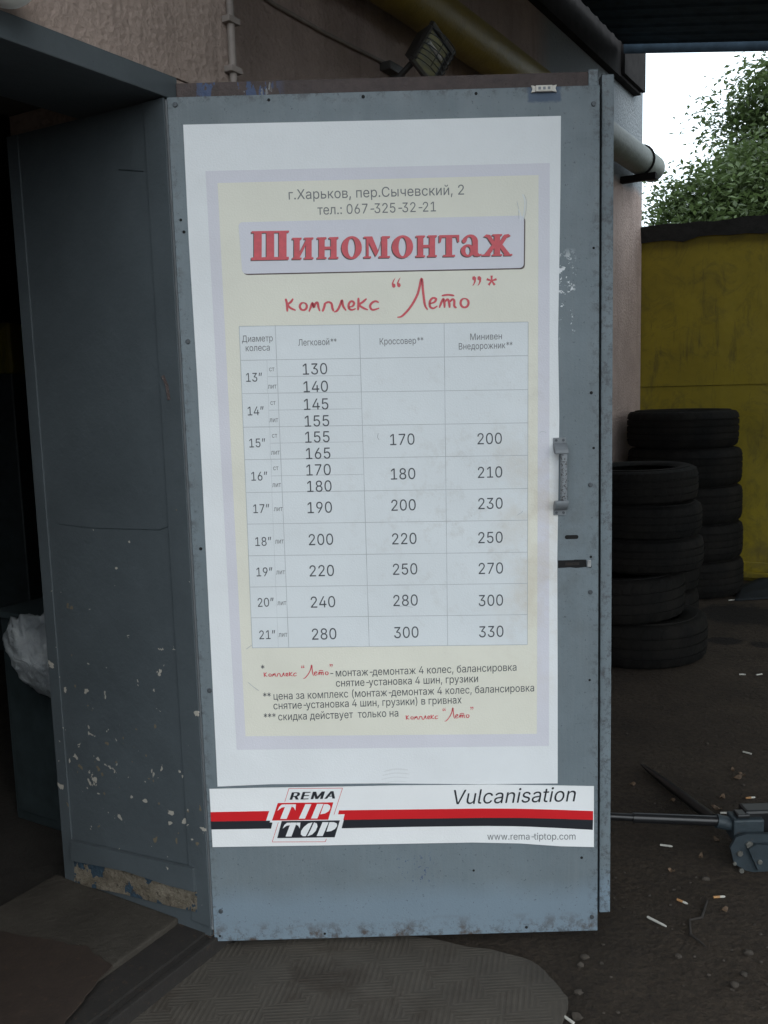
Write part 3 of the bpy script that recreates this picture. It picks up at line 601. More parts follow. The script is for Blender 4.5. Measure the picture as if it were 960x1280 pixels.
# ------------------------------------------------------------------ printing helpers (flat print on the door plane)
def dp3(px, py, y): p = dpx(px, py); return Vector((p.x, y, p.z))
def print_poly(b, pts, y): b.faces([dp3(x, yy, y) for x, yy in pts], [list(range(len(pts)))])
GLYPHS = [  # character code, advance, then each contour as x, y pairs in thousandths
 [40, 273, [89, 207, 90, 244, 94, 283, 101, 324, 109, 364, 119, 403, 132, 441, 145, 477, 160, 510, 177, 539, 236, 539, 219, 503, 204, 466, 191, 428, 179, 390, 169, 351, 161, 313, 156, 276, 152, 241, 151, 207, 152, 176, 155, 145, 160, 115, 167, 83, 177, 50, 188, 16, 202, -19, 218, -57, 236, -96, 177, -96, 150, -46, 128, 4, 111, 55, 99, 106, 92, 156]],
 [41, 273, [37, -96, 56, -56, 72, -18, 86, 18, 97, 52, 106, 85, 113, 116, 118, 147, 121, 177, 122, 207, 121, 241, 117, 276, 112, 313, 104, 351, 94, 390, 82, 428, 69, 466, 54, 503, 37, 539, 97, 539, 113, 510, 128, 477, 142, 441, 154, 403, 164, 364, 173, 323, 179, 283, 183, 244, 184, 207, 182, 156, 174, 104, 161, 53, 144, 3, 123, -47, 97, -96]],
 [42, 340, [201, 223, 206, 331, 114, 272, 89, 315, 186, 365, 89, 415, 114, 459, 206, 400, 201, 509, 250, 509, 246, 400, 337, 459, 362, 415, 266, 365, 362, 315, 337, 272, 246, 331, 250, 223]],
 [44, 188, [38, -119, 68, 71, 137, 71, 84, -119]],
 [45, 300, [337, 244, 337, 188, 114, 188, 114, 244]],
 [46, 188, [95, -4, 78, -1, 63, 9, 53, 24, 50, 41, 53, 59, 63, 73, 78, 83, 95, 87, 113, 83, 128, 73, 138, 59, 141, 41, 138, 24, 128, 9, 113, -1]],
 [48, 453, [227, -7, 191, -3, 158, 7, 130, 24, 105, 48, 85, 77, 69, 113, 57, 155, 50, 202, 48, 254, 50, 306, 57, 353, 69, 395, 85, 431, 106, 461, 130, 484, 159, 502, 191, 512, 227, 516, 262, 512, 295, 502, 323, 484, 348, 461, 368, 431, 384, 395, 396, 353, 403, 306, 405, 254, 403, 202, 396, 155, 384, 113, 368, 77, 348, 48, 323, 24, 295, 7, 263, -3], [227, 50, 261, 56, 290, 74, 313, 103, 330, 144, 338, 176, 342, 213, 344, 254, 342, 295, 338, 332, 330, 365, 313, 405, 290, 435, 261, 453, 227, 460, 192, 453, 163, 435, 140, 405, 123, 365, 115, 332, 111, 295, 109, 254, 111, 213, 115, 176, 123, 144, 140, 103, 163, 74, 192, 56]],
 [49, 453, [76, 0, 76, 55, 391, 55, 391, 0], [276, 509, 276, 0, 212, 0, 212, 448, 209, 448, 86, 358, 86, 427, 198, 509]],
 [50, 453, [64, 0, 64, 47, 234, 229, 261, 257, 282, 282, 299, 305, 311, 327, 318, 348, 320, 371, 317, 397, 308, 419, 293, 436, 273, 449, 250, 457, 224, 460, 196, 457, 172, 447, 153, 433, 139, 413, 130, 390, 127, 362, 66, 362, 71, 405, 86, 442, 111, 473, 143, 496, 182, 511, 225, 516, 268, 511, 306, 497, 337, 474, 361, 445, 376, 411, 381, 372, 378, 345, 371, 318, 357, 290, 336, 259, 317, 235, 294, 209, 267, 180, 153, 60, 153, 57, 389, 57, 389, 0]],
 [51, 453, [218, -7, 173, -3, 133, 10, 98, 30, 70, 57, 52, 91, 44, 132, 109, 132, 115, 107, 126, 87, 144, 71, 165, 59, 191, 52, 219, 50, 248, 53, 275, 61, 297, 74, 315, 93, 325, 116, 329, 145, 326, 172, 316, 196, 299, 217, 275, 234, 242, 244, 201, 248, 157, 248, 157, 299, 288, 448, 288, 452, 70, 452, 70, 509, 372, 509, 372, 461, 211, 278, 211, 289, 247, 290, 279, 286, 308, 276, 344, 253, 371, 222, 387, 186, 393, 145, 387, 103, 370, 66, 344, 36, 309, 12, 281, 2, 251, -5]],
 [52, 453, [40, 105, 40, 158, 247, 509, 311, 509, 109, 166, 109, 163, 413, 163, 413, 105], [282, 0, 282, 121, 282, 146, 282, 318, 343, 318, 343, 0]],
 [53, 453, [221, -7, 178, -2, 140, 11, 108, 32, 83, 60, 66, 93, 60, 130, 122, 130, 127, 108, 138, 89, 154, 73, 173, 60, 196, 52, 221, 50, 250, 53, 276, 64, 298, 82, 314, 104, 324, 131, 328, 162, 324, 193, 314, 221, 297, 244, 275, 262, 248, 273, 218, 277, 192, 275, 167, 268, 145, 258, 128, 246, 67, 253, 96, 509, 366, 509, 366, 452, 151, 452, 134, 301, 136, 301, 155, 315, 178, 325, 203, 331, 229, 334, 263, 330, 294, 321, 321, 306, 345, 285, 364, 260, 379, 231, 388, 199, 391, 163, 388, 132, 381, 102, 369, 76, 343, 41, 309, 15, 282, 3, 253, -4]],
 [54, 453, [226, -7, 182, -1, 142, 15, 109, 40, 84, 74, 69, 115, 64, 162, 68, 199, 80, 239, 93, 268, 112, 302, 137, 340, 252, 509, 322, 509, 151, 261, 145, 261, 154, 275, 165, 288, 179, 299, 196, 307, 214, 312, 235, 314, 278, 309, 316, 295, 346, 271, 370, 240, 384, 201, 389, 157, 384, 112, 368, 73, 343, 39, 310, 14, 271, -2], [226, 48, 254, 52, 279, 63, 299, 79, 314, 101, 324, 128, 327, 157, 324, 187, 314, 213, 299, 235, 279, 251, 254, 262, 226, 265, 198, 262, 174, 252, 153, 235, 138, 214, 128, 188, 125, 158, 128, 128, 138, 102, 153, 79, 174, 63, 198, 52]],
 [55, 453, [97, 0, 323, 448, 323, 452, 62, 452, 62, 509, 391, 509, 391, 449, 165, 0]],
 [56, 453, [226, -7, 193, -5, 163, 1, 136, 11, 101, 33, 74, 62, 57, 96, 52, 135, 55, 166, 65, 195, 81, 220, 101, 241, 125, 256, 153, 265, 153, 267, 119, 282, 93, 308, 76, 342, 70, 380, 75, 417, 90, 450, 114, 477, 146, 498, 184, 511, 226, 516, 269, 511, 306, 498, 337, 477, 361, 450, 377, 417, 382, 380, 376, 342, 359, 308, 333, 282, 300, 267, 300, 265, 327, 256, 351, 241, 372, 220, 387, 195, 397, 166, 401, 135, 395, 96, 378, 62, 352, 33, 317, 11, 289, 1, 259, -5], [226, 49, 258, 52, 285, 60, 307, 74, 323, 91, 333, 113, 337, 139, 333, 165, 322, 189, 305, 208, 283, 223, 256, 232, 226, 235, 196, 232, 169, 223, 147, 208, 130, 189, 119, 165, 115, 139, 119, 113, 129, 91, 145, 74, 167, 60, 195, 52], [226, 290, 252, 292, 274, 300, 293, 313, 307, 330, 316, 351, 319, 376, 316, 399, 308, 420, 294, 437, 275, 449, 252, 457, 226, 460, 200, 457, 177, 449, 159, 437, 145, 420, 136, 399, 133, 376, 136, 351, 145, 330, 159, 313, 178, 300, 201, 292]],
 [57, 453, [226, 516, 271, 510, 310, 494, 343, 468, 368, 434, 384, 393, 389, 347, 385, 309, 373, 270, 359, 240, 340, 207, 315, 168, 200, 0, 130, 0, 301, 248, 307, 248, 299, 234, 287, 221, 273, 210, 257, 202, 238, 196, 218, 195, 175, 199, 137, 214, 106, 237, 83, 269, 68, 307, 64, 352, 69, 397, 85, 436, 110, 469, 143, 494, 182, 510], [226, 460, 199, 457, 174, 446, 154, 429, 138, 407, 129, 381, 125, 352, 129, 322, 138, 295, 154, 274, 174, 257, 199, 247, 226, 243, 254, 247, 279, 257, 299, 273, 314, 295, 324, 321, 327, 350, 324, 381, 314, 407, 299, 429, 279, 446, 254, 457]],
 [58, 188, [95, -4, 78, -1, 63, 9, 53, 24, 50, 41, 53, 59, 63, 73, 78, 83, 95, 87, 113, 83, 128, 73, 138, 59, 141, 41, 138, 24, 128, 9, 113, -1], [95, 271, 78, 274, 63, 284, 53, 299, 50, 316, 53, 334, 63, 349, 78, 359, 95, 362, 113, 359, 128, 349, 138, 334, 141, 316, 138, 299, 128, 284, 113, 274]],
 [65, 479, [16, 0, 201, 509, 276, 509, 463, 0, 395, 0, 287, 302, 276, 334, 264, 372, 255, 402, 244, 438, 232, 478, 245, 478, 233, 437, 222, 402, 213, 371, 201, 333, 191, 302, 85, 0], [110, 142, 110, 199, 370, 199, 370, 142]],
 [69, 418, [60, 0, 60, 509, 372, 509, 372, 452, 125, 452, 125, 286, 355, 286, 355, 229, 125, 229, 125, 57, 375, 57, 375, 0]],
 [77, 628, [60, 0, 60, 509, 152, 509, 277, 187, 282, 174, 287, 159, 299, 123, 305, 103, 311, 84, 317, 65, 322, 49, 307, 49, 318, 83, 330, 121, 336, 140, 342, 158, 348, 174, 352, 187, 476, 509, 568, 509, 568, 0, 504, 0, 504, 291, 504, 327, 505, 347, 505, 369, 506, 413, 507, 457, 513, 457, 505, 433, 498, 409, 482, 363, 474, 341, 467, 322, 461, 305, 456, 291, 342, 0, 286, 0, 170, 291, 165, 304, 159, 321, 145, 361, 137, 384, 129, 408, 121, 432, 112, 457, 119, 457, 120, 416, 121, 372, 122, 328, 122, 309, 122, 291, 122, 0]],
 [82, 449, [60, 0, 60, 509, 236, 509, 273, 506, 305, 500, 333, 489, 367, 465, 390, 433, 405, 395, 409, 352, 405, 309, 390, 271, 367, 240, 333, 217, 305, 206, 273, 200, 236, 198, 96, 198, 96, 255, 234, 255, 269, 258, 298, 267, 319, 281, 334, 300, 342, 324, 345, 352, 342, 380, 334, 405, 319, 425, 298, 440, 269, 449, 233, 452, 125, 452, 125, 0], [353, 0, 230, 229, 303, 229, 428, 0]],
 [86, 479, [204, 0, 16, 509, 84, 509, 192, 206, 203, 176, 215, 137, 225, 106, 236, 71, 248, 31, 235, 31, 247, 71, 257, 107, 267, 138, 279, 176, 290, 206, 395, 509, 463, 509, 278, 0]],
 [97, 389, [160, -9, 126, -5, 94, 5, 68, 22, 48, 45, 35, 73, 30, 108, 34, 138, 43, 161, 58, 179, 78, 193, 100, 203, 125, 211, 152, 216, 178, 220, 209, 224, 234, 227, 252, 230, 265, 235, 273, 243, 276, 255, 276, 257, 273, 279, 267, 297, 256, 311, 240, 322, 220, 329, 196, 331, 171, 329, 149, 322, 132, 313, 118, 301, 107, 288, 100, 274, 41, 291, 57, 322, 79, 346, 104, 364, 133, 375, 163, 382, 194, 384, 215, 383, 239, 379, 263, 372, 286, 360, 306, 343, 322, 320, 333, 290, 337, 251, 337, 0, 277, 0, 277, 52, 272, 52, 264, 38, 252, 25, 236, 12, 215, 1, 190, -6], [170, 45, 202, 49, 228, 59, 248, 74, 263, 93, 272, 115, 276, 138, 276, 190, 270, 186, 259, 182, 246, 179, 231, 176, 216, 173, 200, 171, 175, 168, 154, 164, 134, 159, 117, 150, 103, 139, 95, 124, 92, 105, 94, 87, 102, 72, 114, 61, 130, 52, 149, 47]],
 [99, 395, [207, -8, 174, -5, 144, 3, 117, 16, 93, 35, 72, 58, 56, 85, 44, 116, 37, 150, 34, 187, 37, 225, 44, 260, 56, 291, 72, 318, 93, 341, 117, 360, 144, 374, 174, 382, 207, 384, 234, 383, 260, 377, 284, 368, 305, 356, 324, 341, 340, 322, 353, 301, 362, 277, 303, 262, 298, 276, 290, 289, 281, 301, 270, 311, 257, 319, 242, 325, 226, 329, 207, 330, 173, 325, 145, 310, 124, 287, 108, 258, 99, 224, 96, 187, 99, 151, 108, 117, 124, 89, 145, 66, 173, 51, 207, 46, 226, 48, 243, 52, 258, 58, 271, 66, 282, 76, 292, 89, 299, 102, 304, 117, 363, 102, 354, 78, 341, 56, 325, 37, 306, 21, 285, 9, 261, -1, 235, -6]],
 [101, 404, [212, -8, 177, -5, 145, 3, 117, 16, 92, 35, 72, 58, 56, 85, 44, 116, 37, 150, 34, 187, 36, 224, 44, 258, 55, 290, 71, 317, 91, 340, 115, 359, 142, 373, 172, 382, 205, 384, 236, 382, 266, 374, 294, 361, 319, 341, 341, 315, 357, 282, 368, 242, 371, 194, 371, 169, 75, 169, 75, 221, 338, 221, 310, 202, 307, 237, 298, 269, 283, 294, 263, 314, 237, 326, 205, 330, 173, 326, 146, 313, 125, 294, 109, 270, 99, 241, 96, 211, 96, 178, 100, 139, 110, 106, 128, 80, 151, 61, 179, 50, 212, 46, 234, 48, 254, 53, 271, 61, 285, 73, 297, 88, 306, 105, 365, 91, 353, 63, 335, 39, 311, 19, 283, 4, 249, -5]],
 [105, 166, [53, 0, 53, 379, 114, 379, 114, 0], [84, 443, 67, 446, 54, 455, 44, 468, 41, 483, 44, 499, 54, 512, 67, 521, 84, 524, 100, 521, 114, 512, 123, 499, 126, 483, 123, 468, 114, 455, 100, 446]],
 [108, 189, [139, -2, 101, 3, 74, 20, 58, 47, 53, 84, 53, 509, 114, 509, 114, 99, 115, 77, 120, 62, 130, 54, 146, 52, 154, 52, 160, 53, 165, 53, 170, 54, 181, 3, 172, 1, 162, -1, 151, -2]],
 [109, 610, [53, 0, 53, 379, 112, 379, 112, 295, 108, 295, 118, 323, 132, 346, 151, 363, 172, 376, 195, 384, 219, 386, 257, 380, 287, 361, 309, 331, 321, 295, 312, 295, 322, 321, 337, 343, 357, 361, 381, 375, 407, 383, 437, 386, 468, 383, 497, 372, 522, 354, 541, 328, 553, 296, 557, 255, 557, 0, 496, 0, 496, 254, 490, 289, 473, 313, 447, 326, 419, 330, 395, 328, 374, 320, 358, 307, 345, 290, 338, 270, 335, 247, 335, 0, 274, 0, 274, 260, 269, 288, 253, 311, 229, 326, 199, 330, 178, 328, 158, 320, 140, 307, 126, 289, 117, 266, 114, 238, 114, 0]],
 [110, 409, [114, 227, 114, 0, 53, 0, 53, 379, 112, 379, 112, 287, 102, 287, 124, 332, 152, 362, 187, 379, 227, 384, 264, 380, 295, 369, 321, 349, 341, 321, 353, 285, 357, 240, 357, 0, 296, 0, 296, 235, 290, 275, 273, 304, 246, 323, 210, 329, 184, 326, 161, 317, 141, 303, 126, 283, 117, 257]],
 [111, 415, [207, -8, 174, -5, 144, 3, 117, 16, 93, 35, 72, 58, 56, 85, 44, 116, 37, 150, 34, 187, 37, 225, 44, 260, 56, 291, 72, 318, 93, 341, 117, 360, 144, 374, 174, 382, 207, 384, 241, 382, 271, 374, 299, 360, 323, 341, 343, 318, 359, 291, 371, 260, 379, 225, 381, 187, 379, 150, 371, 116, 359, 85, 343, 58, 323, 35, 299, 16, 271, 3, 241, -5], [207, 46, 242, 51, 270, 66, 292, 89, 307, 117, 316, 151, 319, 187, 316, 224, 307, 258, 292, 287, 270, 310, 242, 325, 207, 330, 173, 325, 145, 310, 124, 287, 108, 258, 99, 224, 96, 187, 99, 151, 108, 117, 124, 89, 145, 66, 173, 51]],
 [112, 424, [53, -143, 53, 379, 112, 379, 112, 319, 118, 319, 126, 331, 137, 346, 152, 360, 171, 373, 197, 381, 229, 384, 274, 378, 313, 361, 345, 332, 370, 293, 381, 261, 388, 227, 390, 189, 388, 151, 381, 116, 370, 84, 346, 45, 313, 16, 274, -2, 229, -8, 198, -5, 173, 4, 153, 17, 138, 31, 127, 46, 118, 59, 114, 59, 114, -143], [220, 47, 253, 51, 279, 66, 301, 88, 316, 117, 325, 151, 328, 189, 325, 227, 316, 261, 301, 290, 280, 311, 253, 325, 220, 330, 188, 325, 161, 312, 140, 291, 125, 263, 116, 229, 113, 189, 116, 150, 125, 115, 140, 86, 162, 65, 188, 51]],
 [114, 259, [53, 0, 53, 379, 112, 379, 112, 321, 115, 321, 130, 347, 152, 367, 181, 380, 213, 385, 221, 385, 229, 384, 243, 384, 243, 322, 239, 323, 230, 324, 219, 325, 207, 326, 182, 323, 159, 315, 140, 301, 126, 284, 117, 262, 114, 237, 114, 0]],
 [115, 365, [182, -8, 145, -5, 112, 3, 84, 18, 62, 38, 45, 63, 36, 94, 94, 107, 105, 79, 124, 60, 150, 49, 181, 45, 217, 50, 244, 62, 262, 81, 268, 103, 265, 121, 254, 136, 237, 147, 212, 155, 149, 170, 104, 186, 72, 208, 53, 237, 47, 274, 51, 305, 65, 332, 87, 354, 115, 370, 149, 381, 187, 384, 223, 381, 254, 372, 279, 358, 299, 339, 314, 316, 324, 290, 268, 277, 258, 298, 243, 316, 219, 328, 187, 333, 156, 329, 131, 317, 114, 299, 109, 277, 112, 258, 124, 243, 144, 232, 172, 223, 229, 209, 275, 194, 306, 171, 325, 142, 331, 107, 326, 75, 312, 47, 290, 24, 260, 6, 223, -5]],
 [116, 227, [204, 379, 204, 327, 6, 327, 6, 379], [65, 471, 126, 471, 126, 98, 128, 76, 136, 61, 150, 53, 170, 50, 177, 50, 185, 51, 194, 52, 202, 54, 213, 2, 203, -1, 192, -3, 180, -4, 168, -4, 125, 2, 92, 21, 72, 52, 65, 93]],
 [117, 410, [182, -5, 146, -1, 115, 11, 89, 31, 69, 59, 57, 95, 53, 139, 53, 379, 114, 379, 114, 144, 119, 105, 137, 75, 164, 56, 200, 50, 226, 53, 249, 62, 268, 77, 283, 97, 293, 122, 296, 153, 296, 379, 357, 379, 357, 0, 298, 0, 298, 92, 307, 92, 294, 60, 277, 35, 257, 17, 222, 0]],
 [119, 567, [138, 0, 23, 379, 87, 379, 133, 214, 143, 177, 154, 137, 161, 107, 168, 75, 175, 41, 165, 41, 172, 74, 179, 105, 186, 135, 196, 176, 206, 214, 252, 379, 316, 379, 362, 214, 371, 176, 382, 136, 388, 106, 395, 75, 402, 41, 391, 41, 399, 75, 406, 106, 413, 135, 423, 176, 434, 214, 480, 379, 545, 379, 429, 0, 368, 0, 319, 172, 305, 225, 297, 252, 291, 280, 277, 338, 291, 338, 277, 280, 270, 252, 263, 225, 255, 198, 248, 172, 199, 0]],
 [1042, 456, [60, 0, 60, 509, 241, 509, 289, 504, 329, 491, 359, 469, 381, 442, 394, 410, 398, 374, 395, 344, 387, 320, 373, 301, 356, 286, 336, 275, 315, 267, 315, 262, 339, 257, 363, 245, 385, 227, 402, 203, 414, 173, 418, 136, 413, 100, 400, 67, 377, 39, 344, 18, 317, 8, 284, 2, 247, 0], [125, 57, 245, 57, 296, 63, 330, 80, 349, 105, 355, 137, 352, 161, 342, 184, 327, 203, 306, 218, 279, 228, 248, 231, 125, 231], [125, 285, 238, 285, 265, 288, 288, 296, 308, 309, 323, 326, 333, 348, 336, 372, 330, 403, 313, 429, 283, 446, 240, 452, 125, 452]],
 [1044, 569, [32, -109, 32, 57, 73, 57, 85, 70, 97, 86, 107, 106, 117, 132, 126, 162, 133, 199, 138, 227, 142, 259, 145, 294, 162, 509, 480, 509, 480, 57, 537, 57, 537, -109, 475, -109, 475, 0, 94, 0, 94, -109], [147, 57, 416, 57, 416, 452, 221, 452, 208, 294, 205, 259, 201, 226, 196, 194, 187, 150, 176, 111, 163, 80]],
 [1050, 466, [60, 0, 60, 509, 125, 509, 125, 287, 196, 287, 362, 509, 440, 509, 251, 262, 449, 0, 371, 0, 199, 231, 125, 231, 125, 0]],
 [1051, 519, [32, 0, 32, 57, 45, 57, 67, 59, 84, 66, 97, 80, 107, 103, 114, 135, 119, 181, 146, 509, 460, 509, 460, 0, 395, 0, 395, 452, 205, 452, 182, 175, 177, 133, 170, 97, 161, 67, 147, 42, 131, 24, 109, 10, 83, 3, 51, 0]],
 [1052, 628, [60, 0, 60, 509, 152, 509, 277, 187, 282, 174, 287, 159, 299, 123, 305, 103, 311, 84, 317, 65, 322, 49, 307, 49, 318, 83, 330, 121, 336, 140, 342, 158, 348, 174, 352, 187, 476, 509, 568, 509, 568, 0, 504, 0, 504, 291, 504, 327, 505, 347, 505, 369, 506, 413, 507, 457, 513, 457, 505, 433, 498, 409, 482, 363, 474, 341, 467, 322, 461, 305, 456, 291, 342, 0, 286, 0, 170, 291, 165, 304, 159, 321, 145, 361, 137, 384, 129, 408, 121, 432, 112, 457, 119, 457, 120, 416, 121, 372, 122, 328, 122, 309, 122, 291, 122, 0]],
 [1057, 510, [267, -7, 225, -3, 186, 7, 150, 25, 119, 49, 92, 79, 70, 115, 53, 157, 44, 203, 40, 254, 44, 305, 53, 352, 70, 393, 92, 429, 119, 459, 150, 484, 186, 501, 225, 512, 267, 516, 305, 513, 340, 504, 373, 490, 402, 471, 427, 447, 448, 418, 463, 385, 473, 348, 408, 348, 401, 373, 389, 395, 375, 413, 357, 428, 337, 440, 315, 449, 292, 454, 267, 456, 223, 450, 184, 432, 161, 414, 141, 391, 125, 364, 113, 332, 106, 295, 103, 254, 106, 213, 113, 177, 125, 145, 141, 117, 161, 94, 184, 76, 223, 59, 267, 53, 292, 55, 315, 60, 337, 69, 357, 81, 375, 96, 389, 114, 401, 136, 408, 160, 473, 160, 463, 124, 448, 91, 428, 62, 402, 38, 373, 19, 341, 5, 305, -4]],
 [1061, 474, [18, 0, 217, 284, 217, 236, 29, 509, 104, 509, 178, 400, 192, 379, 204, 361, 214, 345, 223, 329, 233, 312, 243, 292, 232, 292, 243, 311, 252, 329, 261, 345, 272, 361, 284, 379, 298, 400, 374, 509, 446, 509, 259, 239, 259, 287, 456, 0, 382, 0, 292, 129, 279, 149, 268, 165, 259, 180, 250, 195, 241, 212, 230, 231, 244, 231, 235, 213, 225, 196, 216, 181, 206, 166, 195, 149, 182, 129, 91, 0]],
 [1072, 389, [160, -9, 126, -5, 94, 5, 68, 22, 48, 45, 35, 73, 30, 108, 34, 138, 43, 161, 58, 179, 78, 193, 100, 203, 125, 211, 152, 216, 178, 220, 209, 224, 234, 227, 252, 230, 265, 235, 273, 243, 276, 255, 276, 257, 273, 279, 267, 297, 256, 311, 240, 322, 220, 329, 196, 331, 171, 329, 149, 322, 132, 313, 118, 301, 107, 288, 100, 274, 41, 291, 57, 322, 79, 346, 104, 364, 133, 375, 163, 382, 194, 384, 215, 383, 239, 379, 263, 372, 286, 360, 306, 343, 322, 320, 333, 290, 337, 251, 337, 0, 277, 0, 277, 52, 272, 52, 264, 38, 252, 25, 236, 12, 215, 1, 190, -6], [170, 45, 202, 49, 228, 59, 248, 74, 263, 93, 272, 115, 276, 138, 276, 190, 270, 186, 259, 182, 246, 179, 231, 176, 216, 173, 200, 171, 175, 168, 154, 164, 134, 159, 117, 150, 103, 139, 95, 124, 92, 105, 94, 87, 102, 72, 114, 61, 130, 52, 149, 47]],
 [1073, 411, [208, -8, 176, -6, 147, 2, 119, 15, 95, 33, 74, 55, 57, 82, 44, 113, 37, 147, 34, 185, 34, 198, 35, 236, 37, 270, 41, 301, 50, 342, 62, 376, 79, 403, 101, 426, 127, 443, 159, 455, 196, 463, 238, 468, 258, 471, 273, 475, 283, 480, 290, 488, 293, 497, 294, 509, 349, 509, 346, 483, 338, 461, 324, 444, 304, 431, 275, 422, 238, 417, 192, 411, 155, 401, 127, 383, 107, 356, 97, 332, 90, 302, 85, 266, 86, 266, 99, 291, 118, 314, 141, 334, 167, 350, 197, 360, 229, 363, 269, 357, 304, 339, 334, 311, 357, 274, 368, 246, 375, 215, 377, 181, 375, 147, 368, 114, 355, 84, 339, 58, 319, 35, 295, 17, 268, 3, 239, -5], [208, 46, 240, 50, 266, 62, 287, 81, 303, 108, 313, 140, 316, 178, 313, 216, 304, 249, 289, 275, 268, 294, 242, 306, 211, 310, 179, 305, 151, 293, 128, 272, 110, 245, 99, 213, 96, 175, 99, 140, 109, 109, 126, 82, 148, 62, 176, 50]],
 [1074, 392, [53, 0, 53, 379, 208, 379, 247, 376, 280, 367, 307, 352, 334, 320, 343, 278, 339, 248, 324, 226, 300, 209, 270, 199, 291, 194, 312, 185, 330, 171, 345, 152, 355, 130, 358, 102, 354, 75, 343, 50, 325, 29, 300, 13, 269, 3, 232, 0], [111, 56, 232, 56, 259, 59, 279, 70, 291, 86, 295, 108, 291, 133, 279, 153, 259, 165, 232, 169, 111, 169], [111, 220, 209, 220, 239, 224, 263, 234, 277, 251, 282, 273, 277, 294, 262, 310, 239, 320, 208, 324, 111, 324]],
 [1075, 304, [290, 379, 290, 323, 114, 323, 114, 0, 53, 0, 53, 379]],
 [1076, 427, [13, -110, 13, 56, 44, 56, 55, 69, 65, 82, 72, 98, 79, 116, 85, 138, 90, 164, 94, 194, 98, 231, 110, 379, 356, 379, 356, 56, 414, 56, 414, -110, 353, -110, 353, 0, 74, 0, 74, -110], [114, 56, 295, 56, 295, 323, 166, 323, 157, 231, 153, 193, 148, 158, 143, 127, 131, 87]],
 [1077, 404, [212, -8, 177, -5, 145, 3, 117, 16, 92, 35, 72, 58, 56, 85, 44, 116, 37, 150, 34, 187, 36, 224, 44, 258, 55, 290, 71, 317, 91, 340, 115, 359, 142, 373, 172, 382, 205, 384, 236, 382, 266, 374, 294, 361, 319, 341, 341, 315, 357, 282, 368, 242, 371, 194, 371, 169, 75, 169, 75, 221, 338, 221, 310, 202, 307, 237, 298, 269, 283, 294, 263, 314, 237, 326, 205, 330, 173, 326, 146, 313, 125, 294, 109, 270, 99, 241, 96, 211, 96, 178, 100, 139, 110, 106, 128, 80, 151, 61, 179, 50, 212, 46, 234, 48, 254, 53, 271, 61, 285, 73, 297, 88, 306, 105, 365, 91, 353, 63, 335, 39, 311, 19, 283, 4, 249, -5]],
 [1078, 563, [21, 0, 174, 193, 23, 379, 95, 379, 221, 218, 252, 218, 252, 379, 313, 379, 313, 218, 342, 218, 468, 379, 541, 379, 390, 193, 543, 0, 469, 0, 342, 162, 313, 162, 313, 0, 252, 0, 252, 162, 223, 162, 95, 0]],
 [1079, 343, [171, -4, 134, -1, 101, 8, 73, 23, 51, 43, 37, 67, 31, 95, 94, 95, 100, 76, 117, 61, 142, 51, 171, 47, 202, 52, 227, 65, 243, 84, 249, 109, 243, 134, 226, 154, 198, 167, 163, 171, 138, 171, 138, 217, 163, 217, 193, 221, 217, 233, 233, 252, 238, 276, 234, 299, 220, 318, 199, 330, 173, 334, 145, 330, 122, 319, 105, 303, 99, 281, 40, 281, 45, 310, 59, 335, 80, 356, 107, 371, 138, 381, 173, 384, 209, 380, 239, 370, 264, 353, 283, 332, 294, 307, 298, 279, 293, 249, 277, 224, 254, 207, 225, 197, 225, 194, 263, 183, 291, 164, 307, 137, 313, 104, 308, 75, 294, 48, 273, 26, 244, 10, 210, -1]],
 [1080, 411, [358, 0, 296, 0, 296, 274, 293, 274, 111, 0, 53, 0, 53, 379, 114, 379, 114, 104, 118, 104, 300, 379, 358, 379]],
 [1081, 411, [358, 0, 296, 0, 296, 274, 293, 274, 111, 0, 53, 0, 53, 379, 114, 379, 114, 104, 118, 104, 300, 379, 358, 379], [205, 433, 179, 436, 155, 446, 135, 461, 120, 481, 110, 504, 107, 529, 151, 529, 155, 508, 166, 491, 184, 480, 205, 476, 227, 480, 244, 491, 255, 508, 259, 529, 304, 529, 301, 504, 291, 481, 276, 461, 256, 446, 232, 436]],
 [1082, 376, [53, 0, 53, 379, 114, 379, 114, 215, 152, 215, 288, 379, 366, 379, 213, 196, 368, 0, 290, 0, 167, 159, 114, 159, 114, 0]],
 [1083, 400, [6, 0, 6, 56, 20, 56, 36, 58, 48, 63, 59, 72, 67, 86, 73, 106, 78, 133, 81, 167, 84, 211, 91, 379, 348, 379, 348, 0, 286, 0, 286, 323, 149, 323, 143, 189, 140, 150, 135, 115, 129, 84, 115, 47, 94, 21, 65, 5, 27, 0]],
 [1084, 535, [53, 0, 53, 379, 144, 379, 232, 168, 240, 150, 246, 132, 252, 116, 257, 100, 261, 85, 265, 70, 269, 56, 273, 41, 263, 41, 266, 55, 270, 69, 274, 84, 278, 100, 283, 115, 289, 132, 295, 149, 303, 168, 390, 379, 482, 379, 482, 0, 421, 0, 421, 197, 421, 237, 422, 276, 422, 315, 423, 354, 430, 354, 422, 326, 415, 300, 407, 276, 399, 252, 389, 226, 377, 198, 294, 0, 240, 0, 156, 198, 145, 226, 135, 252, 126, 276, 118, 300, 110, 326, 102, 354, 111, 354, 112, 318, 113, 299, 113, 279, 113, 238, 113, 197, 113, 0]],
 [1085, 408, [309, 223, 309, 167, 99, 167, 99, 223], [114, 379, 114, 0, 53, 0, 53, 379], [356, 379, 356, 0, 295, 0, 295, 379]],
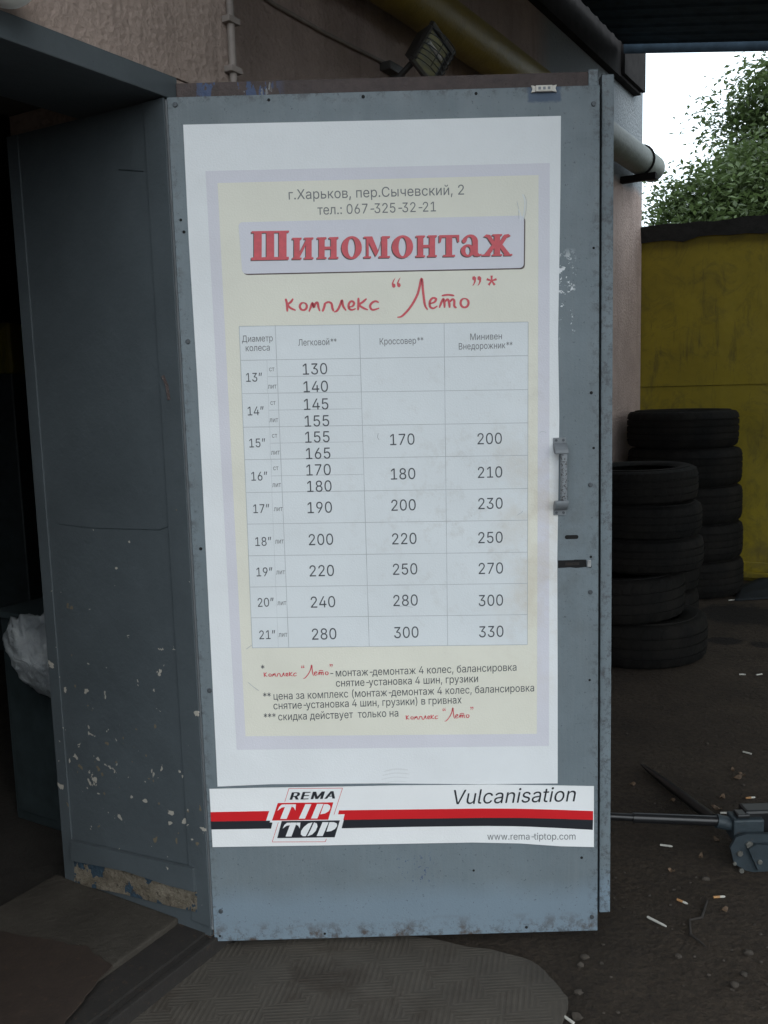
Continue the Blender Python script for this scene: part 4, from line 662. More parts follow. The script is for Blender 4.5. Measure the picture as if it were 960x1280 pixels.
 [1086, 415, [207, -8, 174, -5, 144, 3, 117, 16, 93, 35, 72, 58, 56, 85, 44, 116, 37, 150, 34, 187, 37, 225, 44, 260, 56, 291, 72, 318, 93, 341, 117, 360, 144, 374, 174, 382, 207, 384, 241, 382, 271, 374, 299, 360, 323, 341, 343, 318, 359, 291, 371, 260, 379, 225, 381, 187, 379, 150, 371, 116, 359, 85, 343, 58, 323, 35, 299, 16, 271, 3, 241, -5], [207, 46, 242, 51, 270, 66, 292, 89, 307, 117, 316, 151, 319, 187, 316, 224, 307, 258, 292, 287, 270, 310, 242, 325, 207, 330, 173, 325, 145, 310, 124, 287, 108, 258, 99, 224, 96, 187, 99, 151, 108, 117, 124, 89, 145, 66, 173, 51]],
 [1087, 408, [355, 379, 355, 0, 294, 0, 294, 323, 114, 323, 114, 0, 53, 0, 53, 379]],
 [1088, 424, [53, -143, 53, 379, 112, 379, 112, 319, 118, 319, 126, 331, 137, 346, 152, 360, 171, 373, 197, 381, 229, 384, 274, 378, 313, 361, 345, 332, 370, 293, 381, 261, 388, 227, 390, 189, 388, 151, 381, 116, 370, 84, 346, 45, 313, 16, 274, -2, 229, -8, 198, -5, 173, 4, 153, 17, 138, 31, 127, 46, 118, 59, 114, 59, 114, -143], [220, 47, 253, 51, 279, 66, 301, 88, 316, 117, 325, 151, 328, 189, 325, 227, 316, 261, 301, 290, 280, 311, 253, 325, 220, 330, 188, 325, 161, 312, 140, 291, 125, 263, 116, 229, 113, 189, 116, 150, 125, 115, 140, 86, 162, 65, 188, 51]],
 [1089, 395, [207, -8, 174, -5, 144, 3, 117, 16, 93, 35, 72, 58, 56, 85, 44, 116, 37, 150, 34, 187, 37, 225, 44, 260, 56, 291, 72, 318, 93, 341, 117, 360, 144, 374, 174, 382, 207, 384, 234, 383, 260, 377, 284, 368, 305, 356, 324, 341, 340, 322, 353, 301, 362, 277, 303, 262, 298, 276, 290, 289, 281, 301, 270, 311, 257, 319, 242, 325, 226, 329, 207, 330, 173, 325, 145, 310, 124, 287, 108, 258, 99, 224, 96, 187, 99, 151, 108, 117, 124, 89, 145, 66, 173, 51, 207, 46, 226, 48, 243, 52, 258, 58, 271, 66, 282, 76, 292, 89, 299, 102, 304, 117, 363, 102, 354, 78, 341, 56, 325, 37, 306, 21, 285, 9, 261, -1, 235, -6]],
 [1090, 325, [132, 0, 132, 325, 6, 325, 6, 379, 319, 379, 319, 325, 193, 325, 193, 0]],
 [1091, 389, [47, -139, 61, -86, 71, -87, 88, -90, 104, -89, 118, -84, 130, -74, 141, -58, 151, -36, 163, -1, 17, 379, 84, 379, 165, 155, 177, 121, 187, 87, 196, 53, 206, 21, 184, 21, 193, 53, 202, 87, 212, 121, 224, 155, 305, 379, 371, 379, 204, -58, 191, -85, 177, -107, 159, -124, 139, -136, 117, -143, 91, -145, 77, -145, 65, -143, 54, -141]],
 [1093, 378, [21, 0, 171, 218, 171, 171, 29, 379, 100, 379, 147, 306, 164, 279, 179, 253, 193, 229, 207, 206, 175, 206, 190, 229, 202, 253, 216, 279, 233, 306, 282, 379, 352, 379, 209, 169, 209, 214, 358, 0, 287, 0, 231, 85, 214, 112, 200, 136, 187, 159, 173, 182, 205, 182, 191, 159, 178, 136, 165, 112, 148, 85, 91, 0]],
 [1094, 415, [53, 0, 53, 379, 114, 379, 114, 56, 294, 56, 294, 379, 355, 379, 355, 0], [344, -109, 344, 0, 318, 0, 318, 56, 405, 56, 405, -109]],
 [1095, 401, [198, 118, 157, 122, 121, 134, 92, 153, 70, 181, 57, 216, 53, 258, 53, 379, 114, 379, 114, 258, 120, 221, 138, 195, 165, 180, 198, 175, 233, 177, 264, 182, 294, 189, 324, 199, 324, 143, 305, 136, 285, 130, 265, 125, 244, 122, 222, 119], [287, 0, 287, 379, 348, 379, 348, 0]],
 [1096, 572, [53, 379, 114, 379, 114, 56, 255, 56, 255, 379, 316, 379, 316, 56, 458, 56, 458, 379, 519, 379, 519, 0, 53, 0]],
 [1099, 511, [104, 244, 214, 244, 256, 240, 290, 228, 317, 210, 337, 186, 349, 156, 353, 123, 349, 90, 337, 61, 317, 36, 290, 16, 255, 4, 214, 0, 53, 0, 53, 379, 114, 379, 114, 56, 214, 56, 245, 61, 270, 74, 286, 95, 292, 121, 286, 148, 270, 169, 245, 183, 214, 187, 104, 187], [397, 0, 397, 379, 458, 379, 458, 0]],
 [1100, 388, [104, 244, 214, 244, 256, 240, 290, 228, 317, 210, 337, 186, 349, 156, 353, 123, 349, 90, 337, 61, 317, 36, 290, 16, 255, 4, 214, 0, 53, 0, 53, 379, 114, 379, 114, 56, 214, 56, 245, 61, 270, 74, 286, 95, 292, 121, 286, 148, 270, 169, 245, 183, 214, 187, 104, 187]],
 [1103, 385, [332, 0, 271, 0, 271, 326, 184, 326, 142, 322, 114, 309, 98, 288, 93, 259, 98, 231, 114, 211, 143, 198, 184, 194, 298, 194, 298, 142, 180, 142, 134, 146, 97, 157, 68, 174, 48, 198, 36, 226, 32, 259, 36, 293, 48, 322, 68, 346, 97, 365, 134, 376, 180, 379, 332, 379], [85, 0, 15, 0, 122, 172, 190, 172]],
 [8221, 300, [52, 318, 82, 509, 151, 509, 98, 318], [175, 318, 205, 509, 274, 509, 222, 318]]]
GL = {}
from mathutils.geometry import delaunay_2d_cdt
for gdef in GLYPHS:                                  # outlines of a plain grotesque, filled by winding number
    cs = [[(q[k]/1000, q[k+1]/1000) for k in range(0, len(q), 2)] for q in gdef[2:]]
    V = []; E = []
    for c_ in cs:
        n0 = len(V); V += [Vector(p) for p in c_]; E += [(n0+k, n0+(k+1) % len(c_)) for k in range(len(c_))]
    ov, oe, of_, *_r = delaunay_2d_cdt(V, E, [], 0, 1e-6)
    T = []
    for t3 in of_:
        c_ = sum((ov[k] for k in t3), Vector((0, 0)))/3; wn = 0
        for cc in cs:
            for (ax_, ay_), (bx_, by_) in zip(cc, cc[1:]+cc[:1]):
                if (ay_ <= c_.y) != (by_ <= c_.y):
                    xx = ax_+(c_.y-ay_)/(by_-ay_)*(bx_-ax_)
                    if xx > c_.x: wn += 1 if by_ > ay_ else -1
        if wn: T.append(t3)
    GL[chr(gdef[0])] = (gdef[1]/1000, [(v.x, v.y) for v in ov], T)
def text(body, name, m, parent, x0, x1, base, cap, y, shear=0., bold=0., rot=0.):
    """one line of lettering: pixels x0..x1 wide, baseline and capital height measured on the door"""
    vs = []; fs = []; pen = 0.
    for ch in body:
        if ch == ' ': pen += .19; continue
        adv, ov, T = GL[ch]
        for rep_ in ((0., bold) if bold else (0.,)):
            n0 = len(vs); vs += [(pen+x+rep_+shear*yy, yy, rep_) for x, yy in ov]; fs += [tuple(k+n0 for k in t3) for t3 in T]
        pen += adv+bold
    used_ = {k for f in fs for k in f}
    xs = [vs[k][0] for k in used_]; a, e = min(xs), max(xs)
    L = dpx(x0, base); Rr = dpx(x1, base); xm = (x0+x1)/2; zb = dpx(xm, base).z; h = dpx(xm, base-cap).z-zb
    sx = (Rr.x-L.x)/(e-a); sy = h/.515
    b = MB()
    b.faces([Vector((L.x+(x-a)*sx, y-(2e-5 if q else 0), zb+yy*sy+rot*((x-a)*sx-(Rr.x-L.x)/2))) for x, yy, q in vs], fs)
    bmesh.ops.delete(b.bm, geom=[v for v in b.bm.verts if not v.link_faces], context='VERTS')
    return b.build(name, m, parent)
def ribbon(b, pts, y, w0, f):
    """a pen stroke: pts through f(x,y)->Vector on the plane, width tapering at both ends"""
    P = [f(*p) for p in pts]
    Q = []
    for i in range(len(P)-1):                        # Catmull-Rom
        p0, p1, p2, p3 = P[max(i-1, 0)], P[i], P[i+1], P[min(i+2, len(P)-1)]
        for k in range(5):
            t = k/5; Q.append(.5*((2*p1)+(p2-p0)*t+(2*p0-5*p1+4*p2-p3)*t*t+(3*p1-p0-3*p2+p3)*t**3))
    Q.append(P[-1]); vs = []
    n = len(Q)
    for i, q in enumerate(Q):
        d = (Q[min(i+1, n-1)]-Q[max(i-1, 0)]); d = Vector((d.x, 0, d.z)).normalized(); s = Vector((-d.z, 0, d.x))
        u = i/(n-1); ww = w0*(.55+.45*min(1, 6*u, 6*(1-u)))*(.85+.25*abs(d.z))
        vs += [Vector((q.x, y, q.z))+s*ww, Vector((q.x, y, q.z))-s*ww]
    b.faces(vs, [(2*i, 2*i+1, 2*i+3, 2*i+2) for i in range(n-1)])
def ell(cx, cy, rx, ry, n=20, a0=0, a1=360): return [(cx+rx*math.cos(R_(a0+(a1-a0)*i/n)), cy+ry*math.sin(R_(a0+(a1-a0)*i/n))) for i in range(n+1)]
# the handwritten words, drawn once in the coordinates of an enlarged view
K1 = lambda x, y: (220+x/3.6923, 200+y/3.6923)
K2 = lambda x, y: (440+x/3.4286, 200+y/3.4286)
HAND1 = [[(506, 640), (512, 662), (514, 700)], [(541, 640), (530, 656), (516, 668), (530, 684), (553, 694)], ell(588, 676, 16, 17, 12, -80, 290),
 [(614, 700), (622, 680), (630, 660), (636, 680), (643, 664), (653, 658), (658, 680), (664, 698)], [(676, 700), (684, 680), (688, 660)], [(684, 664), (704, 656), (718, 664), (722, 684), (728, 699)],
 [(730, 702), (745, 694), (758, 668), (766, 648), (772, 676), (786, 695)], [(798, 680), (816, 674), (822, 660), (810, 652), (798, 664), (798, 684), (812, 692), (830, 686)],
 [(842, 636), (842, 666), (840, 694)], [(880, 640), (862, 656), (846, 668), (862, 682), (886, 692)], [(936, 658), (920, 652), (902, 662), (896, 678), (908, 692), (938, 684)]]
HAND2 = [[(194, 674), (216, 668), (252, 628), (282, 572), (298, 508), (304, 560), (312, 620), (324, 642)], [(332, 616), (352, 610), (360, 596), (346, 592), (334, 606), (334, 628), (348, 636), (366, 626)],
 [(374, 634), (384, 608), (392, 596), (396, 616), (396, 634)], [(396, 610), (410, 597), (416, 614), (418, 634)], [(418, 610), (430, 597), (438, 604), (438, 626), (448, 634)], [(384, 582), (412, 578), (438, 582)], ell(482, 613, 17, 19, 12, -90, 280)]
QUOT = [(178, 512, 1), (200, 510, 1), (524, 500, -1), (546, 500, -1)]
def quote(cx, cy, s):                                # a comma-like quotation mark as a closed outline
    if s > 0: return [(cx+8, cy-8), (cx-2, cy+4), (cx-8, cy+18), (cx-6, cy+32), (cx+2, cy+37), (cx+9, cy+30), (cx+7, cy+20), (cx-1, cy+17), (cx+3, cy+6)]
    return [(cx-8, cy), (cx+1, cy-2), (cx+8, cy+6), (cx+6, cy+22), (cx-2, cy+36), (cx-9, cy+40), (cx-3, cy+28), (cx-1, cy+17), (cx-9, cy+12)]
def star(cx, cy, r):
    out = []
    for k in range(5):
        a = R_(-90+72*k); q = a+R_(36)
        out += [(cx+r*math.cos(a-.22), cy+r*math.sin(a-.22)), (cx+r*math.cos(a+.22), cy+r*math.sin(a+.22)), (cx+r*.25*math.cos(q), cy+r*.25*math.sin(q))]
    return out
def handwriting(name, y, parent, tf, pen, m, mark=True):
    f1 = lambda x, yy: dp3(*tf(*K1(x, yy)), y); f2 = lambda x, yy: dp3(*tf(*K2(x, yy)), y)
    k = 0
    for strokes, f, last in ((HAND1, f1, False), (HAND2, f2, True)):
        b = MB()
        for st_ in strokes: ribbon(b, st_, y-k*2e-5, pen, f); k += 1
        if last:
            for q0, q1 in ((0, 2), (2, 4)):
                qb = MB()
                for q in QUOT[q0:q1]: qb.faces([f2(*p) for p in quote(*q)], [list(range(9))])
                qb.bm.normal_update(); bmesh.ops.triangulate(qb.bm, faces=qb.bm.faces[:]); qb.build('quotation_mark', m, parent)
            if mark:
                qb = MB(); qb.faces([f2(*p) for p in star(598, 518, 23)], [list(range(15))]); qb.bm.normal_update(); bmesh.ops.triangulate(qb.bm, faces=qb.bm.faces[:]); qb.build('asterisk', m, parent)
        b.bm.normal_update(); bmesh.ops.triangulate(b.bm, faces=[f_ for f_ in b.bm.faces if len(f_.verts) > 4])
        b.build(name, m, parent)

# ------------------------------------------------------------------ price poster
Y1 = D-.0012
po = thing('price_poster', 'large white Шиномонтаж price list pasted on the steel door', 'poster', (dpx(485, 980).x, D-.0002, dpx(485, 980).z))
b = MB()
left = [(229, 156), (236, 300), (247, 480), (255, 640), (263, 800), (270, 940), (272, 983)]
right = [(697, 979), (697, 840), (696.5, 700), (698, 600), (699, 520), (697.5, 420), (699, 330), (700.5, 230), (701, 145)]
pts = left + [(340, 980), (480, 979), (600, 980)] + right + [(480, 150.5)]
P3 = [dp3(x, y, Y1) for x, y in pts]; b.poly(P3, (0, .0009, 0)); b.build('paper_sheet', M['paper'], po)
def frame(outer, inner, y, name, m):
    b = MB(); b.faces([dp3(*p, y) for p in outer+inner], [(0, 1, 5, 4), (1, 2, 6, 5), (2, 3, 7, 6), (3, 0, 4, 7)]); return b.build(name, m, po)
IN = [(272, 229), (673, 219), (671, 917), (307, 920)]
frame([(257, 214), (687, 204), (686, 932), (296, 937)], IN, Y1-.0004, 'border', M['lav'])
b = MB(); print_poly(b, IN, Y1-.0003); b.build('cream_field', M['cream'], po)
text('г.Харьков, пер.Сычевский, 2', 'address_lettering', M['ink'], po, 361, 580, 246.5, 12.5, Y1-.0008)
text('тел.: 067-325-32-21', 'phone_lettering', M['ink'], po, 397, 545, 266.5, 12.3, Y1-.0008)
# title plate
def rrect(c, r, n=5):                                # c: four corners clockwise from top left, px
    out = []
    for i in range(4):
        p, a, z = Vector(c[i]), Vector(c[i-1]), Vector(c[(i+1) % 4])
        u, v = (a-p).normalized()*r, (z-p).normalized()*r
        for k in range(n+1):
            t = k/n; out.append(tuple((p+u)*(1-t)**2+p*2*t*(1-t)+(p+v)*t*t))
    return out
TP = [(298, 278), (655, 269.5), (654.5, 335), (303, 342.5)]
b = MB(); print_poly(b, rrect([(300, 280), (656.6, 271), (656, 336.6), (304.5, 344)], 6), Y1-.0006); b.build('title_plate_edge', M['shadow'], po)
b = MB(); print_poly(b, rrect(TP, 6), Y1-.0009); b.build('title_plate', M['panel'], po)
def st(x0, x1, y0, y1): return [(x0, y0), (x1, y0), (x1, y1), (x0, y1)]
def mir(p): return [(1-x, y) for x, y in p][::-1]
def ring(cx, cy, rx, ry, ix, iy, n=24):
    o = ell(cx, cy, rx, ry, n)[:-1]; i = ell(cx, cy, ix, iy, n)[:-1]; out = []
    for k in range(n): q = (k+1) % n; out.append([o[k], o[q], i[q], i[k]])
    return out
def serifs(stems, top=1., th=.09, ov=.08):
    out = []
    for a, c in stems: out += [st(a-ov, c+ov, 0, th), st(a-ov, c+ov, top-th, top)]
    return out
G = {}
G['Ш'] = [st(.08, .28, 0, 1), st(.405, .605, 0, 1), st(.73, .93, 0, 1), st(.01, .99, 0, .10)] + [st(a-.065, a+.265, .93, 1) for a in (.08, .405, .73)]
S2 = [(.10, .36), (.64, .90)]
G['и'] = [st(*s, 0, 1) for s in S2] + serifs(S2) + [[(.36, .10), (.36, .34), (.64, .90), (.64, .66)]]
G['н'] = [st(*s, 0, 1) for s in S2] + serifs(S2) + [st(.36, .64, .44, .57)]
G['о'] = ring(.5, .5, .5, .53, .19, .43)
G['м'] = [st(.10, .19, 0, 1), st(.68, .90, 0, 1), st(0, .28, 0, .09), st(.58, 1, 0, .09), st(.0, .2, .91, 1), st(.8, 1, .91, 1), [(.08, 1), (.32, 1), (.56, .30), (.46, .06)], [(.46, .06), (.56, .30), (.72, 1), (.68, .74)]]
G['т'] = [st(.36, .64, 0, 1), st(.22, .78, 0, .09), st(.03, .97, .89, 1), [(.03, .66), (.10, .66), (.17, .9), (.03, .9)], mir([(.03, .66), (.10, .66), (.17, .9), (.03, .9)])]
G['а'] = ring(.34, .27, .33, .29, .12, .19) + [st(.56, .82, .08, .72), [(.56, .12), (.82, .16), (.9, .1), (1, .11), (1, .04), (.84, -.01), (.66, .0)]]
arc_o = ell(.46, .68, .36, .33, 12, 0, 170); arc_i = ell(.42, .66, .14, .24, 12, 0, 170)
G['а'] += [[arc_o[k], arc_o[k+1], arc_i[k+1], arc_i[k]] for k in range(12)] + [ell(.17, .72, .10, .11, 14)[:-1]]
ul = [(.03, .90), (.12, 1), (.26, .97), (.44, .58), (.44, .44), (.33, .50), (.16, .84)]; ll = [(.01, 0), (.21, 0), (.44, .44), (.44, .58), (.32, .52)]
G['ж'] = [st(.40, .60, 0, 1), st(.33, .67, 0, .08), st(.33, .67, .92, 1), ul, mir(ul), ll, mir(ll), st(-.02, .27, 0, .08), st(.73, 1.02, 0, .08)]
SLOTS = [('Ш', 314, 361.7), ('и', 365, 392.5), ('н', 396, 423.7), ('о', 427, 452.4), ('м', 454.8, 487.5), ('о', 490, 516.4), ('н', 519.3, 546.5), ('т', 548, 574.7), ('а', 575.8, 602), ('ж', 603.3, 639.5)]
def title(name, m, y, ddx, ddy):
    b = MB(); k = 0
    for ch, a, e in SLOTS:
        for pl in G[ch]:
            pp = []
            for u, v in pl:
                x = a+(e-a)*u; base = 325.6-.0155*(x-314)*1.15; h = 36.3 if ch == 'Ш' else 27.2
                pp.append((x+ddx, base-h*v+ddy))
            b.faces([dp3(*q, y-k*1e-5) for q in pp], [list(range(len(pp)))]); k = (k+1) % 40
    b.bm.normal_update(); bmesh.ops.triangulate(b.bm, faces=[f for f in b.bm.faces if len(f.verts) > 4])
    return b.build(name, m, po)
title('title_shade', M['shadow'], Y1-.0012, -1.2, 1.0)
title('title_lettering', M['red_ink'], Y1-.0018, 0, 0)
handwriting('handwritten_heading', Y1-.0009, po, lambda x, y: (x, y), .0026, M['red_ink'])
# table
def lerp(a, e, t): return a+(e-a)*t
TL = [408, 450.5, 492, 534, 574.5, 615.6, 655, 694.6, 733.6, 772, 809.5]; TR = [402.5, 444.5, 487, 528.5, 569, 610.5, 650, 690, 729, 768, 805.5]
def tX(i, py):                                       # x of the vertical rules at height py
    (xa_, xb_) = [(299, 315.5), (344, 361), (449, 461.5), (555, 559.5), (660, 659)][i]; return lerp(xa_, xb_, (py-404)/403)
YT = Y1-.0007
b = MB(); print_poly(b, [(299, 408), (660, 402.5), (659, 805.5), (315.5, 809.5)], YT); tb_ = b.build('price_table', M['table'], po)
b = MB()
def rule(p, q, y, wd=.0007):
    a, e = dp3(*p, y), dp3(*q, y); d = (e-a).normalized(); s = Vector((-d.z, 0, d.x))*wd; b.faces([a+s, e+s, e-s, a-s], [(0, 1, 2, 3)])
for i in range(11): rule((tX(0, TL[i]), TL[i]), (tX(4, TR[i]), TR[i]), YT-.0002)
for i in range(5): rule((tX(i, 406), TL[0]-(TL[0]-TR[0])*i/4*1.), (tX(i, 808), TL[10]-(TL[10]-TR[10])*i/4), YT-.0003)
for i in range(1, 5):
    ym_ = (TL[i]+TL[i+1])/2; rule((tX(1, ym_)-12, ym_-.3), (tX(2, ym_), ym_-2.2), YT-.00025, .0005)
    rule((tX(1, ym_)-13, TL[i]), (tX(1, ym_)-12, TL[i+1]), YT-.00028, .00025)
for i in range(5, 10): rule((tX(1, TL[i])-13, TL[i]), (tX(1, TL[i+1])-13, TL[i+1]), YT-.00028, .00025)
b.build('table_rules', M['grid'], tb_)
YX = YT-.0005
def cen(s, name, cx, cy, wd, cap, m=M['dink']): return text(s, name, m, tb_, cx-wd/2, cx+wd/2, cy+cap/2, cap, YX)
for s, cx, cy in (('130', 394, 461), ('140', 395, 483), ('145', 395.5, 505), ('155', 396.5, 526), ('155', 397, 546), ('165', 398, 566.5), ('170', 398.5, 587), ('180', 399.5, 607.5), ('190', 400, 634), ('200', 401.5, 674), ('220', 402.5, 713), ('240', 404, 752), ('280', 405.5, 792),
    ('170', 503, 549), ('180', 504, 592), ('200', 504.5, 631), ('220', 505.5, 673), ('250', 506.5, 711), ('280', 507, 750), ('300', 508, 790),
    ('200', 612, 548), ('210', 612.5, 590), ('230', 613, 629), ('250', 613, 671.5), ('270', 613.5, 710), ('300', 613.5, 750), ('330', 614, 789)): cen(s, 'price', cx, cy, 30.5, 14)
for s, cx, cy in (('13”', 318, 471.5), ('14”', 320, 513.5), ('15”', 322, 553.5), ('16”', 324.5, 595), ('17”', 327, 635.5), ('18”', 329.5, 676.5), ('19”', 331, 714.5), ('20”', 332.5, 752.5), ('21”', 334.5, 793)): cen(s, 'wheel_size', cx, cy, 20, 11)
for cx, cy in ((340, 460.5), (341.5, 502.5), (343.5, 543.5), (345, 584)): cen('ст', 'rim_note', cx, cy+.5, 6.5, 6, M['ink'])
for cx, cy in ((340.5, 482), (342.5, 524), (344.5, 564.5), (346, 605), (348, 635), (349.5, 675.5), (351, 714), (352.5, 752.5), (354, 792)): cen('лит', 'rim_note', cx, cy+.5, 11, 6.4, M['ink'])
for s, cx, cy, wd, cap in (('Диаметр', 322, 423, 38.5, 8.2), ('колеса', 322.5, 434.5, 30, 8.2), ('Легковой**', 397, 427.5, 48, 8.2), ('Кроссовер**', 502, 426, 54.5, 8.2), ('Минивен', 607.5, 420.5, 39.5, 8.2), ('Внедорожник**', 607, 432, 67, 8.2)): cen(s, 'column_heading', cx, cy, wd, cap, M['ink'])
# notes
for s, a, e, base, cap in (('- монтаж-демонтаж 4 колес, балансировка', 413, 645.5, 841.8, 9.4), ('снятие-установка 4 шин, грузики', 420, 597.5, 855.2, 9.4), ('** цена за комплекс (монтаж-демонтаж 4 колес, балансировка', 329, 667.5, 869.3, 9.4), ('снятие-установка 4 шин, грузики) в гривнах', 342, 577, 882.6, 9.4), ('*** скидка действует  только на', 330, 498, 898, 9.4), ('*', 326.5, 331, 840, 9.4)):
    text(s, 'footnote_lettering', M['dink'], po, a, e, base, cap, Y1-.0008, rot=.004)
hx0, hx1, hy0 = 356, 592, 346
handwriting('handwritten_note', Y1-.0008, po, lambda x, y: (329.5+(x-hx0)*.352, 831.5+(y-348)*.345-(x-hx0)*.004), .0011, M['red_ink'], False)
handwriting('handwritten_note', Y1-.0008, po, lambda x, y: (507+(x-hx0)*.345, 885+(y-348)*.345-(x-hx0)*.004), .0011, M['red_ink'], False)
# wrinkle with painted highlight and shade, scuff and pen marks on the paper
b = MB()
for pts in ([(653, 243), (656, 252), (655, 266), (653, 276)], [(648, 262), (651, 270), (650, 276)]): ribbon(b, pts, Y1-.0012, .0011, lambda x, y: dp3(x, y, Y1))
b.build('crease_highlight', M['table'], po)
for pts in ([(655, 243), (658, 252), (657, 266), (654, 277)], [(646, 252), (648, 262), (648, 274)]):
    b = MB(); ribbon(b, pts, Y1-.0010, .0005, lambda x, y: dp3(x, y, Y1)); b.build('crease_shade', M['grid'], po)
for k_, pts in enumerate(([(480, 964), (494, 961), (510, 962)], [(478, 969), (493, 966), (512, 967)], [(477, 974), (492, 971), (511, 972)], [(482, 978), (496, 976), (508, 977)])):
    b = MB(); ribbon(b, pts, Y1-.0006, .0022-.0004*k_, lambda x, y: dp3(x, y, Y1)); b.build('scuff', M['scuff'], po)
for pts in ([(473, 541), (472, 546), (474, 550)], [(674, 541), (678, 539), (683, 541)], [(646, 644), (652, 640), (653, 638)], [(308, 811), (312, 808), (315, 806)], [(497, 758), (506, 757), (516, 759)], [(310, 852), (317, 858), (324, 863)]):
    b = MB(); ribbon(b, pts, Y1-.0022, .0006, lambda x, y: dp3(x, y, Y1)); b.build('pen_mark', M['grid'], po)

# ------------------------------------------------------------------ banner strip
Y2 = D-.0035
bn = thing('banner_strip', 'white banner sticker with red and black stripes low on the door', 'banner', (dpx(503, 1058).x, D-.0022, dpx(503, 1058).z))
def wave(x, a):                                      # the film is stretched unevenly to the right
    return a
topE = [(262, 985.5), (330, 984), (430, 982.5), (500, 981), (620, 980), (690, 981), (742, 982)]
botE = [(742, 1058), (700, 1057), (650, 1053.5), (590, 1052.3), (500, 1054), (400, 1056), (266, 1058)]
b = MB(); b.poly([dp3(x, y, Y2) for x, y in topE+botE], (0, .0012, 0)); b.build('film', M['banner'], bn)
RT = [(264, 1014.3), (330, 1013), (430, 1012), (510, 1011), (600, 1009.8), (650, 1010), (700, 1011.5), (741, 1013)]
RB = [(264, 1026), (330, 1025), (430, 1024), (510, 1022.6), (600, 1021.5), (650, 1021.5), (700, 1022.7), (741, 1024)]
BB = [(265, 1036), (330, 1035), (430, 1034.5), (510, 1032.8), (600, 1031.6), (650, 1032), (700, 1034.2), (741, 1036.5)]
def at(tab, x):
    for (a, ya_), (e, ye_) in zip(tab, tab[1:]):
        if x <= e: return lerp(ya_, ye_, (x-a)/(e-a))
    return tab[-1][1]
K3 = lambda x, y: (250+x/3.6923, 960+y/3.6923)
def stripe(ta, tb2, xs, xe, m, name):
    """between two curves, slanted ends: xs,(top,bottom) xe,(top,bottom)"""
    b = MB(); n = 16; vs = []
    for i in range(n+1):
        u = i/n; xt = lerp(xs[0], xe[0], u); xb = lerp(xs[1], xe[1], u); vs += [dp3(xt, at(ta, xt), Y2-.0004), dp3(xb, at(tb2, xb), Y2-.0004)]
    b.faces(vs, [(2*i, 2*i+1, 2*i+3, 2*i+2) for i in range(n)]); return b.build(name, m, bn)
k3 = lambda x: 250+x/3.6923
stripe(RT, RB, (263.5, 264), (k3(320), k3(306)), M['red'], 'red_stripe'); stripe(RB, BB, (264, 264.5), (k3(337), k3(329)), M['black_ink'], 'black_stripe')
stripe(RT, RB, (k3(642), k3(632)), (741, 741), M['red'], 'red_stripe'); stripe(RB, BB, (k3(664), k3(654)), (741, 740.5), M['black_ink'], 'black_stripe')
b = MB()
par = [K3(*p) for p in ((411, 92), (658, 90), (579, 337), (334, 338))]
for i in range(4): rule(par[i], par[(i+1) % 4], Y2-.0003-i*2e-5, .0006)
logo = b.build('logo_outline', M['red'], bn)
def lp(name, polys, m, y):
    b = MB()
    for i, q in enumerate(polys): b.faces([dp3(*K3(*p), y-i*1e-5) for p in q], [list(range(len(q)))])
    b.bm.normal_update(); bmesh.ops.triangulate(b.bm, faces=[f for f in b.bm.faces if len(f.verts) > 4]); return b.build(name, m, bn)
lp('logo_halo', [[(352, 152), (622, 150), (604, 212), (668, 210), (640, 322), (352, 326), (372, 248), (322, 248)]], M['banner'], Y2-.0006)
lp('logo_block', [[(360, 158), (616, 155), (592, 235), (333, 239)]], M['red'], Y2-.0009)
lp('logo_block', [[(378, 241), (646, 238), (622, 316), (357, 320)]], M['black_ink'], Y2-.0009)
def slant(cx, top, bot, xt0, xt1, k): return [(xt0, top), (xt1, top), (xt1-k, bot), (xt0-k, bot)]
TIP = [slant(0, 164, 231, 398, 428, 27), [(358, 194), (366, 176), (378, 165), (397, 164), (394, 176), (378, 179)], [(429, 164), (444, 164), (441, 192), (433, 178), (424, 175)],
       slant(0, 163, 230, 487, 515, 30), slant(0, 162, 229, 541, 570, 28)]
bowl = [(573, 163), (590, 163), (601, 170), (602, 182), (594, 196), (578, 206), (556, 210)]
TIP.append(bowl)
lp('logo_lettering', TIP, M['banner'], Y2-.0012)
TOP = [slant(0, 248, 312, 420, 447, 24), [(382, 276), (390, 259), (402, 249), (419, 248), (416, 260), (400, 263)], [(448, 248), (464, 248), (461, 275), (454, 262), (444, 258)],
       [(520, 247), (500, 252), (480, 268), (467, 287), (466, 303), (476, 311), (489, 311), (505, 280)], [(527, 247), (540, 252), (543, 266), (535, 286), (518, 303), (496, 311), (512, 280)],
       slant(0, 246, 310, 566, 594, 27), [(598, 246), (618, 246), (632, 252), (633, 264), (623, 278), (606, 287), (584, 290)]]
lp('logo_lettering', TOP, M['banner'], Y2-.0012)
text('REMA', 'brand_lettering', M['black_ink'], bn, k3(414), k3(624), 960+140/3.6923, 9.3, Y2-.0012, shear=.25, bold=.06)
text('Vulcanisation', 'slogan_lettering', M['black_ink'], bn, 567.5, 719.5, 1002.6, 18, Y2-.0006, shear=.2, rot=-.004)
text('www.rema-tiptop.com', 'web_address_lettering', M['ink'], bn, 609, 719, 1048.6, 8.3, Y2-.0006, rot=-.028)

# ------------------------------------------------------------------ ribbed mat in front of the door
b = MB()
mp = [(115, 1310), (150, 1280), (215, 1222), (262, 1187), (330, 1165), (470, 1163), (560, 1178), (622, 1187), (668, 1203), (697, 1226), (712, 1252), (708, 1275), (690, 1300), (640, 1350), (300, 1450), (60, 1400)]
P3 = [gpx(x, y, .012) for x, y in mp]
